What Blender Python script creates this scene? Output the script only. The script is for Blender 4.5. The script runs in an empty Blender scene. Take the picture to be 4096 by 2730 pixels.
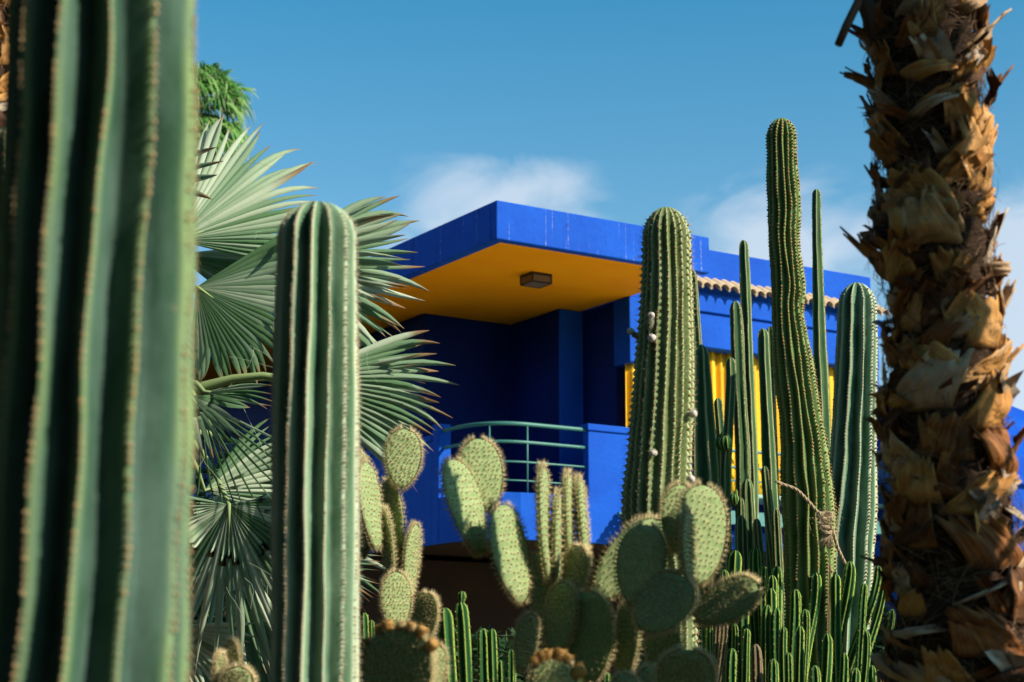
import bpy, math, random
from mathutils import Vector, Matrix, noise
random.seed(7)
C = bpy.context.scene.collection
PI = math.pi
# ------------------------------------------------------------------ camera
FPX = 6903.0 / 1.7408            # focal length in pixels of a 2353 px wide view
CX, CY = 2048 / 1.7408, 1365 / 1.7408
PITCH = math.atan(1412 / 6903.0)
cP, sP = math.cos(PITCH), math.sin(PITCH)
EYE = 1.6
sc = bpy.context.scene
cam = bpy.data.cameras.new('camera'); co = bpy.data.objects.new('camera', cam); C.objects.link(co)
co.location = (0, 0, EYE); co.rotation_euler = (PI / 2 + PITCH, 0, 0)
cam.sensor_width = 36; cam.lens = 6903 / 4096 * 36; cam.clip_start = .05; cam.clip_end = 2000
cam.dof.use_dof = True; cam.dof.focus_distance = 9.0; cam.dof.aperture_fstop = 4.2
sc.camera = co

def ray(px, py):
    u = px - CX; v = CY - py
    return Vector((u, FPX * cP - v * sP, FPX * sP + v * cP))
def P(px, py, d):
    r = ray(px, py); return Vector((r.x * d / r.y, d, EYE + r.z * d / r.y))
def SC(d):                        # metres per pixel at forward distance d
    return d / (FPX * cP) * 1.0

# ------------------------------------------------------------------ helpers
class MB:
    def __init__(s): s.v = []; s.f = []; s.a = []; s.b = []; s.uv = []; s.m = []
    def vert(s, p, a=0., b=0., uv=(0, 0)):
        s.v.append((p[0], p[1], p[2])); s.a.append(a); s.b.append(b); s.uv.append(uv); return len(s.v) - 1
    def face(s, *i, m=0): s.f.append(i); s.m.append(m)
    def quadgrid(s, rows, close=False, m=0):
        for r0, r1 in zip(rows, rows[1:]):
            n = len(r0)
            for i in range(n if close else n - 1):
                j = (i + 1) % n
                s.f.append((r0[i], r0[j], r1[j], r1[i])); s.m.append(m)
    def box(s, c0, c1, T=lambda p: p, a=0., b=0., m=0):
        x0, y0, z0 = c0; x1, y1, z1 = c1
        q = [(x0, y0, z0), (x1, y0, z0), (x1, y1, z0), (x0, y1, z0), (x0, y0, z1), (x1, y0, z1), (x1, y1, z1), (x0, y1, z1)]
        i = [s.vert(T(p), a, b) for p in q]
        for f in ((0, 3, 2, 1), (4, 5, 6, 7), (0, 1, 5, 4), (1, 2, 6, 5), (2, 3, 7, 6), (3, 0, 4, 7)): s.face(*[i[k] for k in f], m=m)
    def prism(s, poly, z0, z1, T=lambda p: p, m=0):
        n = len(poly); lo = [s.vert(T((p[0], p[1], z0))) for p in poly]; hi = [s.vert(T((p[0], p[1], z1))) for p in poly]
        s.face(*lo[::-1], m=m); s.face(*hi, m=m)
        for i in range(n):
            j = (i + 1) % n; s.face(lo[i], lo[j], hi[j], hi[i], m=m)
    def tube(s, pts, rad, n=8, a=0., b=0., cap=True, m=0):
        pts = [Vector(p) for p in pts]; rows = []
        if not hasattr(rad, '__len__'): rad = [rad] * len(pts)
        up = Vector((.13, .21, .97))
        for k, p in enumerate(pts):
            t = (pts[min(k + 1, len(pts) - 1)] - pts[max(k - 1, 0)]).normalized()
            if abs(t.dot(up)) > .95: up = Vector((1, .1, 0))
            x = (up - t * up.dot(t)).normalized(); y = t.cross(x); up = x
            rows.append([s.vert(p + (x * math.cos(2 * PI * i / n) + y * math.sin(2 * PI * i / n)) * rad[k], a, b, (i / n, k)) for i in range(n)])
        s.quadgrid(rows, True, m)
        if cap:
            s.face(*rows[0][::-1], m=m); s.face(*rows[-1], m=m)
    def blob(s, c, rx, ry=None, rz=None, a=0., b=0., n=6, k=4, m=0, R=None):
        ry = ry or rx; rz = rz or rx; rows = []; c = Vector(c)
        top = Vector((0, 0, rz)); bot = -top
        if R: top = R @ top; bot = R @ bot
        for j in range(1, k):
            th = PI * j / k; row = []
            for i in range(n):
                p = Vector((rx * math.sin(th) * math.cos(2 * PI * i / n), ry * math.sin(th) * math.sin(2 * PI * i / n), rz * math.cos(th)))
                if R: p = R @ p
                row.append(s.vert(c + p, a, b))
            rows.append(row)
        t = s.vert(c + top, a, b); o = s.vert(c + bot, a, b)
        s.quadgrid(rows[::-1], True, m)
        for i in range(n):
            s.face(t, rows[0][i], rows[0][(i + 1) % n], m=m); s.face(o, rows[-1][(i + 1) % n], rows[-1][i], m=m)
    def spine(s, p, d, L, w, a=1., b=0., m=0):
        d = d.normalized(); q = Vector((d.y, -d.x, .3)); x = (q - d * q.dot(d)).normalized(); y = d.cross(x)
        i = [s.vert(p + (x * math.cos(t) + y * math.sin(t)) * w, a, b) for t in (0, 2.09, 4.19)]
        t = s.vert(p + d * L, a, b)
        for k in range(3): s.face(i[k], i[(k + 1) % 3], t, m=m)
    def build(s, name, mats, parent=None, org=None, smooth=True, auto=None):
        if org is None: org = parent['org_'] if parent is not None and 'org_' in parent else (0, 0, 0)
        me = bpy.data.meshes.new(name)
        me.from_pydata([(x - org[0], y - org[1], z - org[2]) for x, y, z in s.v], [], s.f)
        if not isinstance(mats, (list, tuple)): mats = [mats]
        for m in mats: me.materials.append(m)
        me.polygons.foreach_set('use_smooth', [smooth] * len(s.f))
        if len(mats) > 1: me.polygons.foreach_set('material_index', s.m)
        for nm, arr in (('ta', s.a), ('tb', s.b)):
            if any(arr):
                at = me.attributes.new(nm, 'FLOAT', 'POINT'); at.data.foreach_set('value', arr)
        if any(u != (0, 0) for u in s.uv[:400]) or any(u != (0, 0) for u in s.uv[-400:]):
            ul = me.uv_layers.new(name='UVMap'); li = [0] * len(me.loops); me.loops.foreach_get('vertex_index', li)
            fl = []
            for i in li: fl.extend(s.uv[i])
            ul.data.foreach_set('uv', fl)
        if auto is not None:
            me.polygons.foreach_set('use_smooth', [True] * len(s.f)); me.set_sharp_from_angle(angle=math.radians(auto))
        me.update()
        o = bpy.data.objects.new(name, me); C.objects.link(o)
        if parent is not None: o.parent = parent; o['org_'] = tuple(org)
        else: o.location = org; o['org_'] = tuple(org)
        return o

def tag(o, label=None, cat=None, group=None, kind=None):
    if label: o['label'] = label
    if cat: o['category'] = cat
    if group: o['group'] = group
    if kind: o['kind'] = kind
    return o
def thing(name, org, label, cat, group=None):
    o = bpy.data.objects.new(name, None); C.objects.link(o); o.empty_display_size = .1
    o.location = org; o['org_'] = tuple(org); return tag(o, label, cat, group)
def bevel(o, w, seg=2):
    m = o.modifiers.new('bevel', 'BEVEL'); m.width = w; m.segments = seg; m.limit_method = 'ANGLE'; m.angle_limit = .6; return o

# ------------------------------------------------------------------ materials
def mat(name):
    m = bpy.data.materials.new(name); m.use_nodes = True; nt = m.node_tree
    return m, nt, nt.nodes, nt.links, nt.nodes['Principled BSDF']
def nd(ns, t, **k):
    n = ns.new(t)
    for a, v in k.items():
        if a.startswith('_'): setattr(n, a[1:], v)
        else: n.inputs[a.replace('_', ' ')].default_value = v
    return n
def ramp(ns, stops):
    r = ns.new('ShaderNodeValToRGB'); e = r.color_ramp.elements
    while len(e) < len(stops): e.new(.5)
    for x, (p, c) in zip(e, stops): x.position = p; x.color = (*c, 1) if len(c) == 3 else c
    return r
def mixc(ns, ls, f, a, b, mode='MIX'):
    n = ns.new('ShaderNodeMix'); n.data_type = 'RGBA'; n.blend_type = mode
    for s, v in ((0, f), (6, a), (7, b)):
        if hasattr(v, 'is_output') or hasattr(v, 'links'): ls.new(v, n.inputs[s])
        elif s == 0: n.inputs[0].default_value = v
        else: n.inputs[s].default_value = (*v, 1)
    return n.outputs[2]
def attr(ns, name):
    n = ns.new('ShaderNodeAttribute'); n.attribute_name = name; return n.outputs['Fac']
def noi(ns, ls, scale, detail=3, rough=.6, vec=None, sx=None):
    n = nd(ns, 'ShaderNodeTexNoise', Scale=scale, Detail=detail, Roughness=rough)
    tc = ns.new('ShaderNodeTexCoord'); v = tc.outputs[vec or 'Object']
    if sx:
        mp = ns.new('ShaderNodeMapping'); mp.inputs['Scale'].default_value = sx; ls.new(v, mp.inputs[0]); v = mp.outputs[0]
    ls.new(v, n.inputs['Vector']); return n.outputs['Fac']
def mth(ns, ls, op, a, b=0., c=None, clamp=False):
    n = ns.new('ShaderNodeMath'); n.operation = op; n.use_clamp = clamp
    for i, v in enumerate((a, b) if c is None else (a, b, c)):
        if hasattr(v, 'links'): ls.new(v, n.inputs[i])
        else: n.inputs[i].default_value = v
    return n.outputs[0]
def bump(ns, ls, b, h, strength=.3, dist=.01):
    n = nd(ns, 'ShaderNodeBump', Strength=strength, Distance=dist); ls.new(h, n.inputs['Height']); ls.new(n.outputs[0], b.inputs['Normal'])

def paint(name, col, dark, light, streak=0., rough=.7):
    m, nt, ns, ls, b = mat(name)
    n1 = noi(ns, ls, 1.3, 5); r1 = ramp(ns, [(.3, dark), (.55, col), (.8, light)]); ls.new(n1, r1.inputs[0])
    c = r1.outputs[0]
    n3 = noi(ns, ls, 14, 6, .7)
    c = mixc(ns, ls, mth(ns, ls, 'MULTIPLY', n3, .35), c, dark)
    if streak:
        # runs of pale lime and dark rust below the top edge, thin in plan, long in height
        nv = noi(ns, ls, 1., 2, .5, sx=(31, 31, .45)); q = ramp(ns, [(.66, (0, 0, 0)), (.70, (1, 1, 1))]); ls.new(nv, q.inputs[0])
        nb = noi(ns, ls, 38, 4, .8, sx=(1, 1, 1.)); qb = ramp(ns, [(.46, (0, 0, 0)), (.62, (1, 1, 1))]); ls.new(nb, qb.inputs[0])
        f = mth(ns, ls, 'MULTIPLY', q.outputs[0], qb.outputs[0]); f = mth(ns, ls, 'MULTIPLY', f, streak)
        c = mixc(ns, ls, f, c, (.45, .42, .5))
        nv2 = noi(ns, ls, 1., 3, .6, sx=(24, 24, .7)); q2 = ramp(ns, [(.58, (0, 0, 0)), (.66, (1, 1, 1))]); ls.new(nv2, q2.inputs[0])
        nb2 = noi(ns, ls, 18, 4, .8); qb2 = ramp(ns, [(.5, (0, 0, 0)), (.6, (1, 1, 1))]); ls.new(nb2, qb2.inputs[0])
        f2 = mth(ns, ls, 'MULTIPLY', mth(ns, ls, 'MULTIPLY', q2.outputs[0], qb2.outputs[0]), streak)
        c = mixc(ns, ls, f2, c, (.01, .012, .08))
    ls.new(c, b.inputs['Base Color']); b.inputs['Roughness'].default_value = rough
    b.inputs['Specular IOR Level'].default_value = .12
    bump(ns, ls, b, noi(ns, ls, 9, 8, .72), .5, .02)
    return m
M = {}
M['blue'] = paint('majorelle_blue_plaster', (.004, .082, .47), (.003, .058, .38), (.012, .115, .55))
M['blue_worn'] = paint('worn_blue_plaster', (.004, .082, .47), (.003, .058, .38), (.012, .115, .58), .9)
M['ochre'] = paint('ochre_plaster', (1., .385, .001), (.95, .34, .001), (1., .42, .002), rough=1.)
M['shaded_ochre'] = paint('shade_darkened_plaster', (.018, .010, .005), (.012, .007, .004), (.025, .014, .007))  # plaster colour darkened to carry the shade under the balcony
M['pale_green'] = paint('pale_green_plaster', (.32, .50, .42), (.28, .44, .36), (.38, .55, .47))
def plain(name, col, rough=.5, spec=.4, var=.25, sc_=40, metal=0.):
    m, nt, ns, ls, b = mat(name)
    n = noi(ns, ls, sc_, 4); c = mixc(ns, ls, n, tuple(x * (1 - var) for x in col), tuple(min(1, x * (1 + var)) for x in col))
    ls.new(c, b.inputs['Base Color']); b.inputs['Roughness'].default_value = rough; b.inputs['Specular IOR Level'].default_value = spec
    b.inputs['Metallic'].default_value = metal
    return m
M['teal'] = plain('teal_paint', (.04, .17, .145), .45)
M['lattice'] = plain('green_lattice_paint', (.06, .20, .19), .6)
M['iron'] = plain('dark_iron', (.02, .022, .02), .5)
M['tile'] = plain('clay_tile', (.50, .36, .22), .9, .2, .35, 30)
M['rope'] = plain('hemp_rope', (.42, .31, .19), .95, .1, .45, 120)
M['soil'] = plain('dark_soil', (.035, .026, .018), .95, .1, .4, 6)
M['fruit'] = plain('orange_bud', (.36, .20, .06), .8, .15, .5, 60)
M['wool'] = plain('white_wool', (.62, .50, .40), .95, .05, .3, 90)
m, nt, ns, ls, b = mat('frosted_pane'); b.inputs['Base Color'].default_value = (.16, .13, .09, 1); b.inputs['Roughness'].default_value = .35; M['pane'] = m
m, nt, ns, ls, b = mat('yellow_cloth'); b.inputs['Base Color'].default_value = (1., .60, .02, 1); b.inputs['Roughness'].default_value = .8
tr = nd(ns, 'ShaderNodeBsdfTranslucent', Color=(.95, .55, .03, 1)); mx = nd(ns, 'ShaderNodeMixShader', Fac=.25)
ls.new(b.outputs[0], mx.inputs[1]); ls.new(tr.outputs[0], mx.inputs[2]); ls.new(mx.outputs[0], ns['Material Output'].inputs[0]); M['curtain'] = m

def skin(name, valley, flank, crest, bloom, rough=.8, bumpy=.2, scar=.0, bl=.55, cr=.85):
    m, nt, ns, ls, b = mat(name)
    r = ramp(ns, [(0, valley), (.55, flank), (cr, crest)]); ls.new(attr(ns, 'ta'), r.inputs[0])  # rib tones also carry painted light: darkened troughs, brightened edges
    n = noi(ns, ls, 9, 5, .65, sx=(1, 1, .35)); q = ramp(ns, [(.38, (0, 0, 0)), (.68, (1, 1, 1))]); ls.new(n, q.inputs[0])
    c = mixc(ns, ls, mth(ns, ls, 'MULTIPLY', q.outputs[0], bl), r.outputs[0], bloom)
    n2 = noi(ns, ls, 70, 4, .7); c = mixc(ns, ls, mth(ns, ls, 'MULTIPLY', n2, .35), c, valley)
    if scar:
        n3 = noi(ns, ls, 22, 5, .75); q3 = ramp(ns, [(.66, (0, 0, 0)), (.72, (1, 1, 1))]); ls.new(n3, q3.inputs[0])
        c = mixc(ns, ls, mth(ns, ls, 'MULTIPLY', q3.outputs[0], scar), c, (.34, .25, .13))
    ls.new(c, b.inputs['Base Color']); b.inputs['Roughness'].default_value = rough; b.inputs['Specular IOR Level'].default_value = .15
    bump(ns, ls, b, noi(ns, ls, 120, 4), bumpy, .004)
    return m
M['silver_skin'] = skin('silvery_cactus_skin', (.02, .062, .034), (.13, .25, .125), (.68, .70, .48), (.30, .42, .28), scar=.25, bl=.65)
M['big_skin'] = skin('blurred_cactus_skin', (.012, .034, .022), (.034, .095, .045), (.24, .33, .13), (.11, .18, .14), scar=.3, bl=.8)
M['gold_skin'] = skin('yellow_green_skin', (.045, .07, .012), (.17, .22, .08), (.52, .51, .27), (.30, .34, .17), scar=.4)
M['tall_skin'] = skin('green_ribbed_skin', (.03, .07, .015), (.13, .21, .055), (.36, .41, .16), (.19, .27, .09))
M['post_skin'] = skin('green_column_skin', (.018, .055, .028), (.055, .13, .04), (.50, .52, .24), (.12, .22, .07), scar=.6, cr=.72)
M['dead_skin'] = skin('dry_brown_skin', (.05, .035, .02), (.17, .12, .06), (.36, .27, .15), (.22, .18, .10), scar=.6)
M['low_skin'] = skin('fresh_green_skin', (.008, .035, .012), (.022, .12, .03), (.46, .55, .08), (.05, .17, .05), cr=.8, scar=.5)
def spinemat(name, blobc, spc, tr_=.25):
    m, nt, ns, ls, b = mat(name); c = mixc(ns, ls, attr(ns, 'ta'), blobc, spc)
    c = mixc(ns, ls, mth(ns, ls, 'MULTIPLY', attr(ns, 'tb'), .35), c, (.12, .06, .03))
    ls.new(c, b.inputs['Base Color']); b.inputs['Roughness'].default_value = .75; b.inputs['Specular IOR Level'].default_value = .2
    t = ns.new('ShaderNodeBsdfTranslucent'); ls.new(c, t.inputs[0]); x = nd(ns, 'ShaderNodeMixShader', Fac=tr_)
    ls.new(b.outputs[0], x.inputs[1]); ls.new(t.outputs[0], x.inputs[2]); ls.new(x.outputs[0], ns['Material Output'].inputs[0]); return m
M['sp_tan'] = spinemat('tan_spines', (.56, .38, .19), (.66, .55, .36))
M['sp_cream'] = spinemat('cream_spines', (.66, .48, .29), (.84, .74, .54))
M['sp_gold'] = spinemat('brown_areoles', (.50, .29, .11), (.62, .50, .30))
M['sp_hair'] = spinemat('golden_hair_spines', (.26, .17, .07), (1., .86, .52), .45)
def padmat():
    m, nt, ns, ls, b = mat('prickly_pear_skin')
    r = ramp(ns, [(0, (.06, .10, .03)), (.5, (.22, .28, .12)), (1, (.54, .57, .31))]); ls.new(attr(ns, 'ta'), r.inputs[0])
    c = mixc(ns, ls, mth(ns, ls, 'MULTIPLY', attr(ns, 'tb'), .6), r.outputs[0], (.07, .15, .04))  # dark pads get their shade mixed into the green
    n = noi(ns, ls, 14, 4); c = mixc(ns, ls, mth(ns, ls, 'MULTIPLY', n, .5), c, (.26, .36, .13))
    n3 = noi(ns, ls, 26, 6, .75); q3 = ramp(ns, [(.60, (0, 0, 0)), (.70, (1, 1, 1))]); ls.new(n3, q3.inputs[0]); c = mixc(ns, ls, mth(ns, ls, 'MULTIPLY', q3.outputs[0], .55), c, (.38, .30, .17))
    ls.new(c, b.inputs['Base Color']); b.inputs['Roughness'].default_value = .8; b.inputs['Specular IOR Level'].default_value = .25
    bump(ns, ls, b, noi(ns, ls, 160, 3), .2, .003); return m
M['pad'] = padmat()
def leafmat(name, base, green, pale, tip, trans=.3):
    m, nt, ns, ls, b = mat(name)
    tb = attr(ns, 'tb'); r = ramp(ns, [(0, green), (.45, base), (1, pale)]); ls.new(tb, r.inputs[0]); c = r.outputs[0]
    n = noi(ns, ls, 5, 4); c = mixc(ns, ls, mth(ns, ls, 'MULTIPLY', n, .4), c, green)
    tc = ns.new('ShaderNodeTexCoord'); mp = ns.new('ShaderNodeMapping'); mp.inputs['Scale'].default_value = (60, 1.2, 1); ls.new(tc.outputs['UV'], mp.inputs[0])
    nn = nd(ns, 'ShaderNodeTexNoise', Scale=1.5, Detail=3.); ls.new(mp.outputs[0], nn.inputs['Vector'])
    q = ramp(ns, [(.45, (0, 0, 0)), (.65, (1, 1, 1))]); ls.new(nn.outputs['Fac'], q.inputs[0])
    c = mixc(ns, ls, mth(ns, ls, 'MULTIPLY', q.outputs[0], .3), c, pale)
    qt = ramp(ns, [(.90, (0, 0, 0)), (1., (1, 1, 1))]); ls.new(attr(ns, 'ta'), qt.inputs[0])
    c = mixc(ns, ls, qt.outputs[0], c, tip)
    ls.new(c, b.inputs['Base Color']); b.inputs['Roughness'].default_value = .6; b.inputs['Specular IOR Level'].default_value = .2
    t = ns.new('ShaderNodeBsdfTranslucent'); ls.new(c, t.inputs[0]); x = nd(ns, 'ShaderNodeMixShader', Fac=trans)
    ls.new(b.outputs[0], x.inputs[1]); ls.new(t.outputs[0], x.inputs[2]); ls.new(x.outputs[0], ns['Material Output'].inputs[0]); return m
M['fan'] = leafmat('silver_fan_leaf', (.20, .32, .18), (.035, .14, .03), (.60, .66, .48), (.30, .17, .08))
M['petiole'] = leafmat('pale_petiole', (.26, .34, .14), (.16, .25, .08), (.4, .45, .2), (.4, .3, .1), .05)
M['far'] = leafmat('green_palm_leaf', (.10, .32, .05), (.03, .14, .02), (.30, .46, .14), (.5, .5, .36), .3)
M['bush'] = leafmat('dark_shrub_leaf', (.035, .08, .025), (.02, .05, .015), (.07, .13, .05), (.07, .13, .05), .2)
def bark(name, stops):
    m, nt, ns, ls, b = mat(name)
    tc = ns.new('ShaderNodeTexCoord'); mp = ns.new('ShaderNodeMapping'); mp.inputs['Scale'].default_value = (26, 1.6, 1); ls.new(tc.outputs['UV'], mp.inputs[0])
    nn = nd(ns, 'ShaderNodeTexNoise', Scale=1., Detail=4., Roughness=.65); ls.new(mp.outputs[0], nn.inputs['Vector'])
    r = ramp(ns, stops); f = mth(ns, ls, 'ADD', mth(ns, ls, 'MULTIPLY', nn.outputs['Fac'], .9), mth(ns, ls, 'SUBTRACT', attr(ns, 'tb'), .45), clamp=True); ls.new(f, r.inputs[0])
    c = mixc(ns, ls, mth(ns, ls, 'MULTIPLY', noi(ns, ls, 16, 5, .7), .75), r.outputs[0], (.06, .025, .01))
    c = mixc(ns, ls, attr(ns, 'ta'), c, (.045, .026, .016))
    ls.new(c, b.inputs['Base Color']); b.inputs['Roughness'].default_value = .7; b.inputs['Specular IOR Level'].default_value = .3
    bump(ns, ls, b, nn.outputs['Fac'], .6, .008); return m
M['boot'] = bark('palm_leaf_base', [(.12, (.08, .03, .01)), (.34, (.46, .16, .03)), (.64, (.80, .38, .08)), (.92, (.66, .52, .38))])
M['core'] = plain('palm_trunk_core', (.035, .02, .012), .95, .1, .5, 30)
M['fibre'] = spinemat('palm_fibre', (.10, .055, .03), (.40, .25, .14), .1)

# ------------------------------------------------------------------ world
SUN_A, SUN_EL = math.radians(26), math.radians(33)
w = bpy.data.worlds.new('World'); sc.world = w; w.use_nodes = True; ns = w.node_tree.nodes; ls = w.node_tree.links
bg = ns['Background']; sky = ns.new('ShaderNodeTexSky'); sky.sky_type = 'NISHITA'; sky.sun_disc = False
sky.sun_elevation = SUN_EL; sky.sun_rotation = math.radians(90) + SUN_A; sky.altitude = 400; sky.air_density = 1.0; sky.dust_density = .6; sky.ozone_density = 2.2
geo = ns.new('ShaderNodeTexCoord')
def blobmask(px, py, w_, h_):
    # soft round patch of cloud about one direction of the sky
    d = ray(px, py).normalized()
    sub = ns.new('ShaderNodeVectorMath'); sub.operation = 'SUBTRACT'; ls.new(geo.outputs['Generated'], sub.inputs[0]); sub.inputs[1].default_value = d
    sc_ = ns.new('ShaderNodeVectorMath'); sc_.operation = 'MULTIPLY'; ls.new(sub.outputs[0], sc_.inputs[0]); sc_.inputs[1].default_value = (FPX / w_, FPX / w_ * .3, FPX / h_)
    ln = ns.new('ShaderNodeVectorMath'); ln.operation = 'LENGTH'; ls.new(sc_.outputs[0], ln.inputs[0])
    return mth(ns, ls, 'SUBTRACT', 1., ln.outputs['Value'], clamp=True)
acc = None
for px, py, w_, h_, g in CLOUDS if 'CLOUDS' in globals() else [(1150, 480, 340, 170, 1.1), (1050, 440, 200, 110, .7), (1800, 580, 360, 220, 1.15), (2345, 790, 260, 400, 2.3), (1990, 540, 160, 110, .9), (930, 560, 150, 100, .5), (2150, 700, 200, 180, .6)]:
    k = mth(ns, ls, 'MULTIPLY', blobmask(px, py, w_, h_), g); acc = k if acc is None else mth(ns, ls, 'MAXIMUM', acc, k)
nz = nd(ns, 'ShaderNodeTexNoise', Scale=17., Detail=8., Roughness=.52, Distortion=.5); mp = ns.new('ShaderNodeMapping'); mp.inputs['Scale'].default_value = (1, 1, 2.0); mp.inputs['Location'].default_value = (3.1, .4, 1.7)
ls.new(geo.outputs['Generated'], mp.inputs[0]); ls.new(mp.outputs[0], nz.inputs['Vector'])
f = mth(ns, ls, 'ADD', mth(ns, ls, 'MULTIPLY', nz.outputs['Fac'], 2.3), mth(ns, ls, 'SUBTRACT', mth(ns, ls, 'MULTIPLY', acc, 1.35), 1.42), clamp=True)
f = mth(ns, ls, 'MULTIPLY', mth(ns, ls, 'MULTIPLY', f, mth(ns, ls, 'MULTIPLY', acc, 2.5, clamp=True)), .60, clamp=True)
sx = ns.new('ShaderNodeSeparateXYZ'); ls.new(geo.outputs['Generated'], sx.inputs[0])
rt = ramp(ns, [(.16, (.86, .98, .98)), (.27, (.60, 1.0, 1.0)), (.40, (.28, .94, 1.0)), (.8, (.30, .9, 1.0))]); ls.new(sx.outputs['Z'], rt.inputs[0])
tint = mixc(ns, ls, 1., sky.outputs[0], rt.outputs[0], 'MULTIPLY')
cl = mixc(ns, ls, f, tint, (5.2, 5.5, 6.0))
ls.new(cl, bg.inputs[0]); bg.inputs[1].default_value = .110
S = bpy.data.lights.new('sun', 'SUN'); so = bpy.data.objects.new('sun', S); C.objects.link(so)
S.energy = 5.0; S.angle = math.radians(.5); S.color = (1, .92, .78)
sd = Vector((math.cos(SUN_A) * math.cos(SUN_EL), -math.sin(SUN_A) * math.cos(SUN_EL), math.sin(SUN_EL)))
so.rotation_euler = sd.to_track_quat('Z', 'Y').to_euler(); so.location = sd * 50
sc.view_settings.view_transform = 'Standard'; sc.view_settings.look = 'None'; sc.view_settings.exposure = .56; sc.view_settings.gamma = 1
sc.render.engine = 'CYCLES'; sc.cycles.max_bounces = 6; sc.cycles.transparent_max_bounces = 4

M['loggia'] = paint('shade_darkened_blue_plaster', (.002, .018, .13), (.0015, .013, .10), (.003, .026, .18))  # facade blue darkened to carry the shade inside the loggia
M['bounce'] = paint('pale_bounce_slab', (.80, .68, .50), (.72, .60, .43), (.85, .74, .57))
# ------------------------------------------------------------------ ground
g = MB(); n = 40
for j in range(n + 1):
    for i in range(n + 1):
        x = (i / n - .5); y = (j / n - .5); x = math.copysign(abs(x * 2) ** 3 * 400, x); y = math.copysign(abs(y * 2) ** 3 * 400, y)
        g.vert((x, y, -.02 + .04 * noise.noise(Vector((x * .3, y * .3, 0)))))
for j in range(n):
    for i in range(n): k = j * (n + 1) + i; g.face(k, k + 1, k + n + 2, k + n + 1)
tag(g.build('ground', M['soil']), kind='structure')

pv = MB(); az_ = math.radians(57.65); dx, dy = math.sin(az_), math.cos(az_)  # pale slab added to throw light up onto the soffit
def tp(a, b): return (-.167 + dx * a - dy * b, 18.06 + dy * a + dx * b)
q = [tp(-1.2, 3.8), tp(-1.2, -11), tp(16, -11), tp(16, 3.8)]; ii = [pv.vert((x, y, z)) for z in (-.1, .045) for x, y in q]
for f_ in ((0, 1, 2, 3), (7, 6, 5, 4), (0, 4, 5, 1), (1, 5, 6, 2), (2, 6, 7, 3), (3, 7, 4, 0)): pv.face(*ii and [ii[k] for k in f_][::-1])
tag(pv.build('bounce_slab', M['bounce'], smooth=False), kind='structure')
# ------------------------------------------------------------------ blue building
AZ = math.radians(57.65)
D1 = Vector((math.sin(AZ), math.cos(AZ), 0)); D2 = Vector((-D1.y, D1.x, 0))
B0 = Vector((-.167, 18.06, 0))
def T(p): q = B0 + D1 * p[0] + D2 * p[1]; return (q.x, q.y, p[2])
def onb(px, py, b):               # point of the building's plane at depth b seen at a pixel: (a, z)
    r = ray(px, py); P0 = B0 + D2 * b; t = P0.dot(D2) / (r.x * D2.x + r.y * D2.y); q = Vector((r.x * t, r.y * t, 0)) - B0
    return q.dot(D1), EYE + r.z * t
V = thing('blue_villa', T((1, 3, 0)), 'cobalt blue villa with deep flat roof overhang and ochre soffit above its balcony', 'house')
def part(name, mt, fn, bv=.012, parent=V):
    m = MB(); fn(m); o = m.build(name, mt, parent, smooth=False)
    if bv: bevel(o, bv)
    return o
BD = 14.
ZS = 6.47
part('roof_slab', M['blue_worn'], lambda m: (m.box((.128, .128, ZS + .03), (2.938, BD, 6.855), T), m.box((0, 0, 6.425), (2.94, .13, 6.86), T), m.box((0, .13, 6.425), (.13, BD, 6.86), T)))
part('soffit', M['ochre'], lambda m: m.box((.133, .133, ZS), (2.97, BD - .1, ZS + .028), T), 0)
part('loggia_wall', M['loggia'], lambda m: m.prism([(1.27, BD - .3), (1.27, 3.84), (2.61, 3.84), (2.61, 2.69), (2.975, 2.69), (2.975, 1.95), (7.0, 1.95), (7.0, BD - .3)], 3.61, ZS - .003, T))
ZB = 3.355
def front(off):                   # plan of the balcony's curved front, off = distance inside its face
    out = []
    for a, b_, na, nb in [(2.225, 1.5, 0, 1), (1.55, 1.5, 0, 1), (1.28, 1.52, .15, .98), (1.08, 1.6, .38, .92), (.93, 1.74, .62, .78), (.83, 1.93, .82, .57), (.78, 2.15, .95, .3), (.762, 2.4, 1, .05), (.76, 2.52, 1, 0)]:
        out.append((a + na * off, b_ + nb * off))
    return out
def band(m, off0, off1, z0, z1):
    f, g = front(off0), front(off1); m.prism(f + g[::-1], z0, z1, T)
part('balcony_floor', M['blue'], lambda m: m.prism([(7.05, 1.53), *[(x, y) for x, y in front(.03)], (.79, BD - .3), (7.05, BD - .3)], ZB + .02, 3.607, T), 0)
part('balcony_soffit', M['shaded_ochre'], lambda m: m.prism([(7.03, 1.55), *front(.05), (.81, BD - .32), (7.03, BD - .32)], ZB - .01, ZB + .017, T), 0)
part('ground_floor_wall', M['shaded_ochre'], lambda m: m.box((-.6, 3.9, 0), (7.0, BD - .5, 3.278), T))
part('front_band', M['blue'], lambda m: (m.box((2.945, 1.6, 5.63), (3.7, 1.948, ZS - .004), T)))
part('light_gap_filler', M['blue'], lambda m: m.box((2.9405, 1.62, ZS - .002), (3.715, 5.5, 6.85), T))  # filler block added to close a gap leaking light into the loggia
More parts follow.
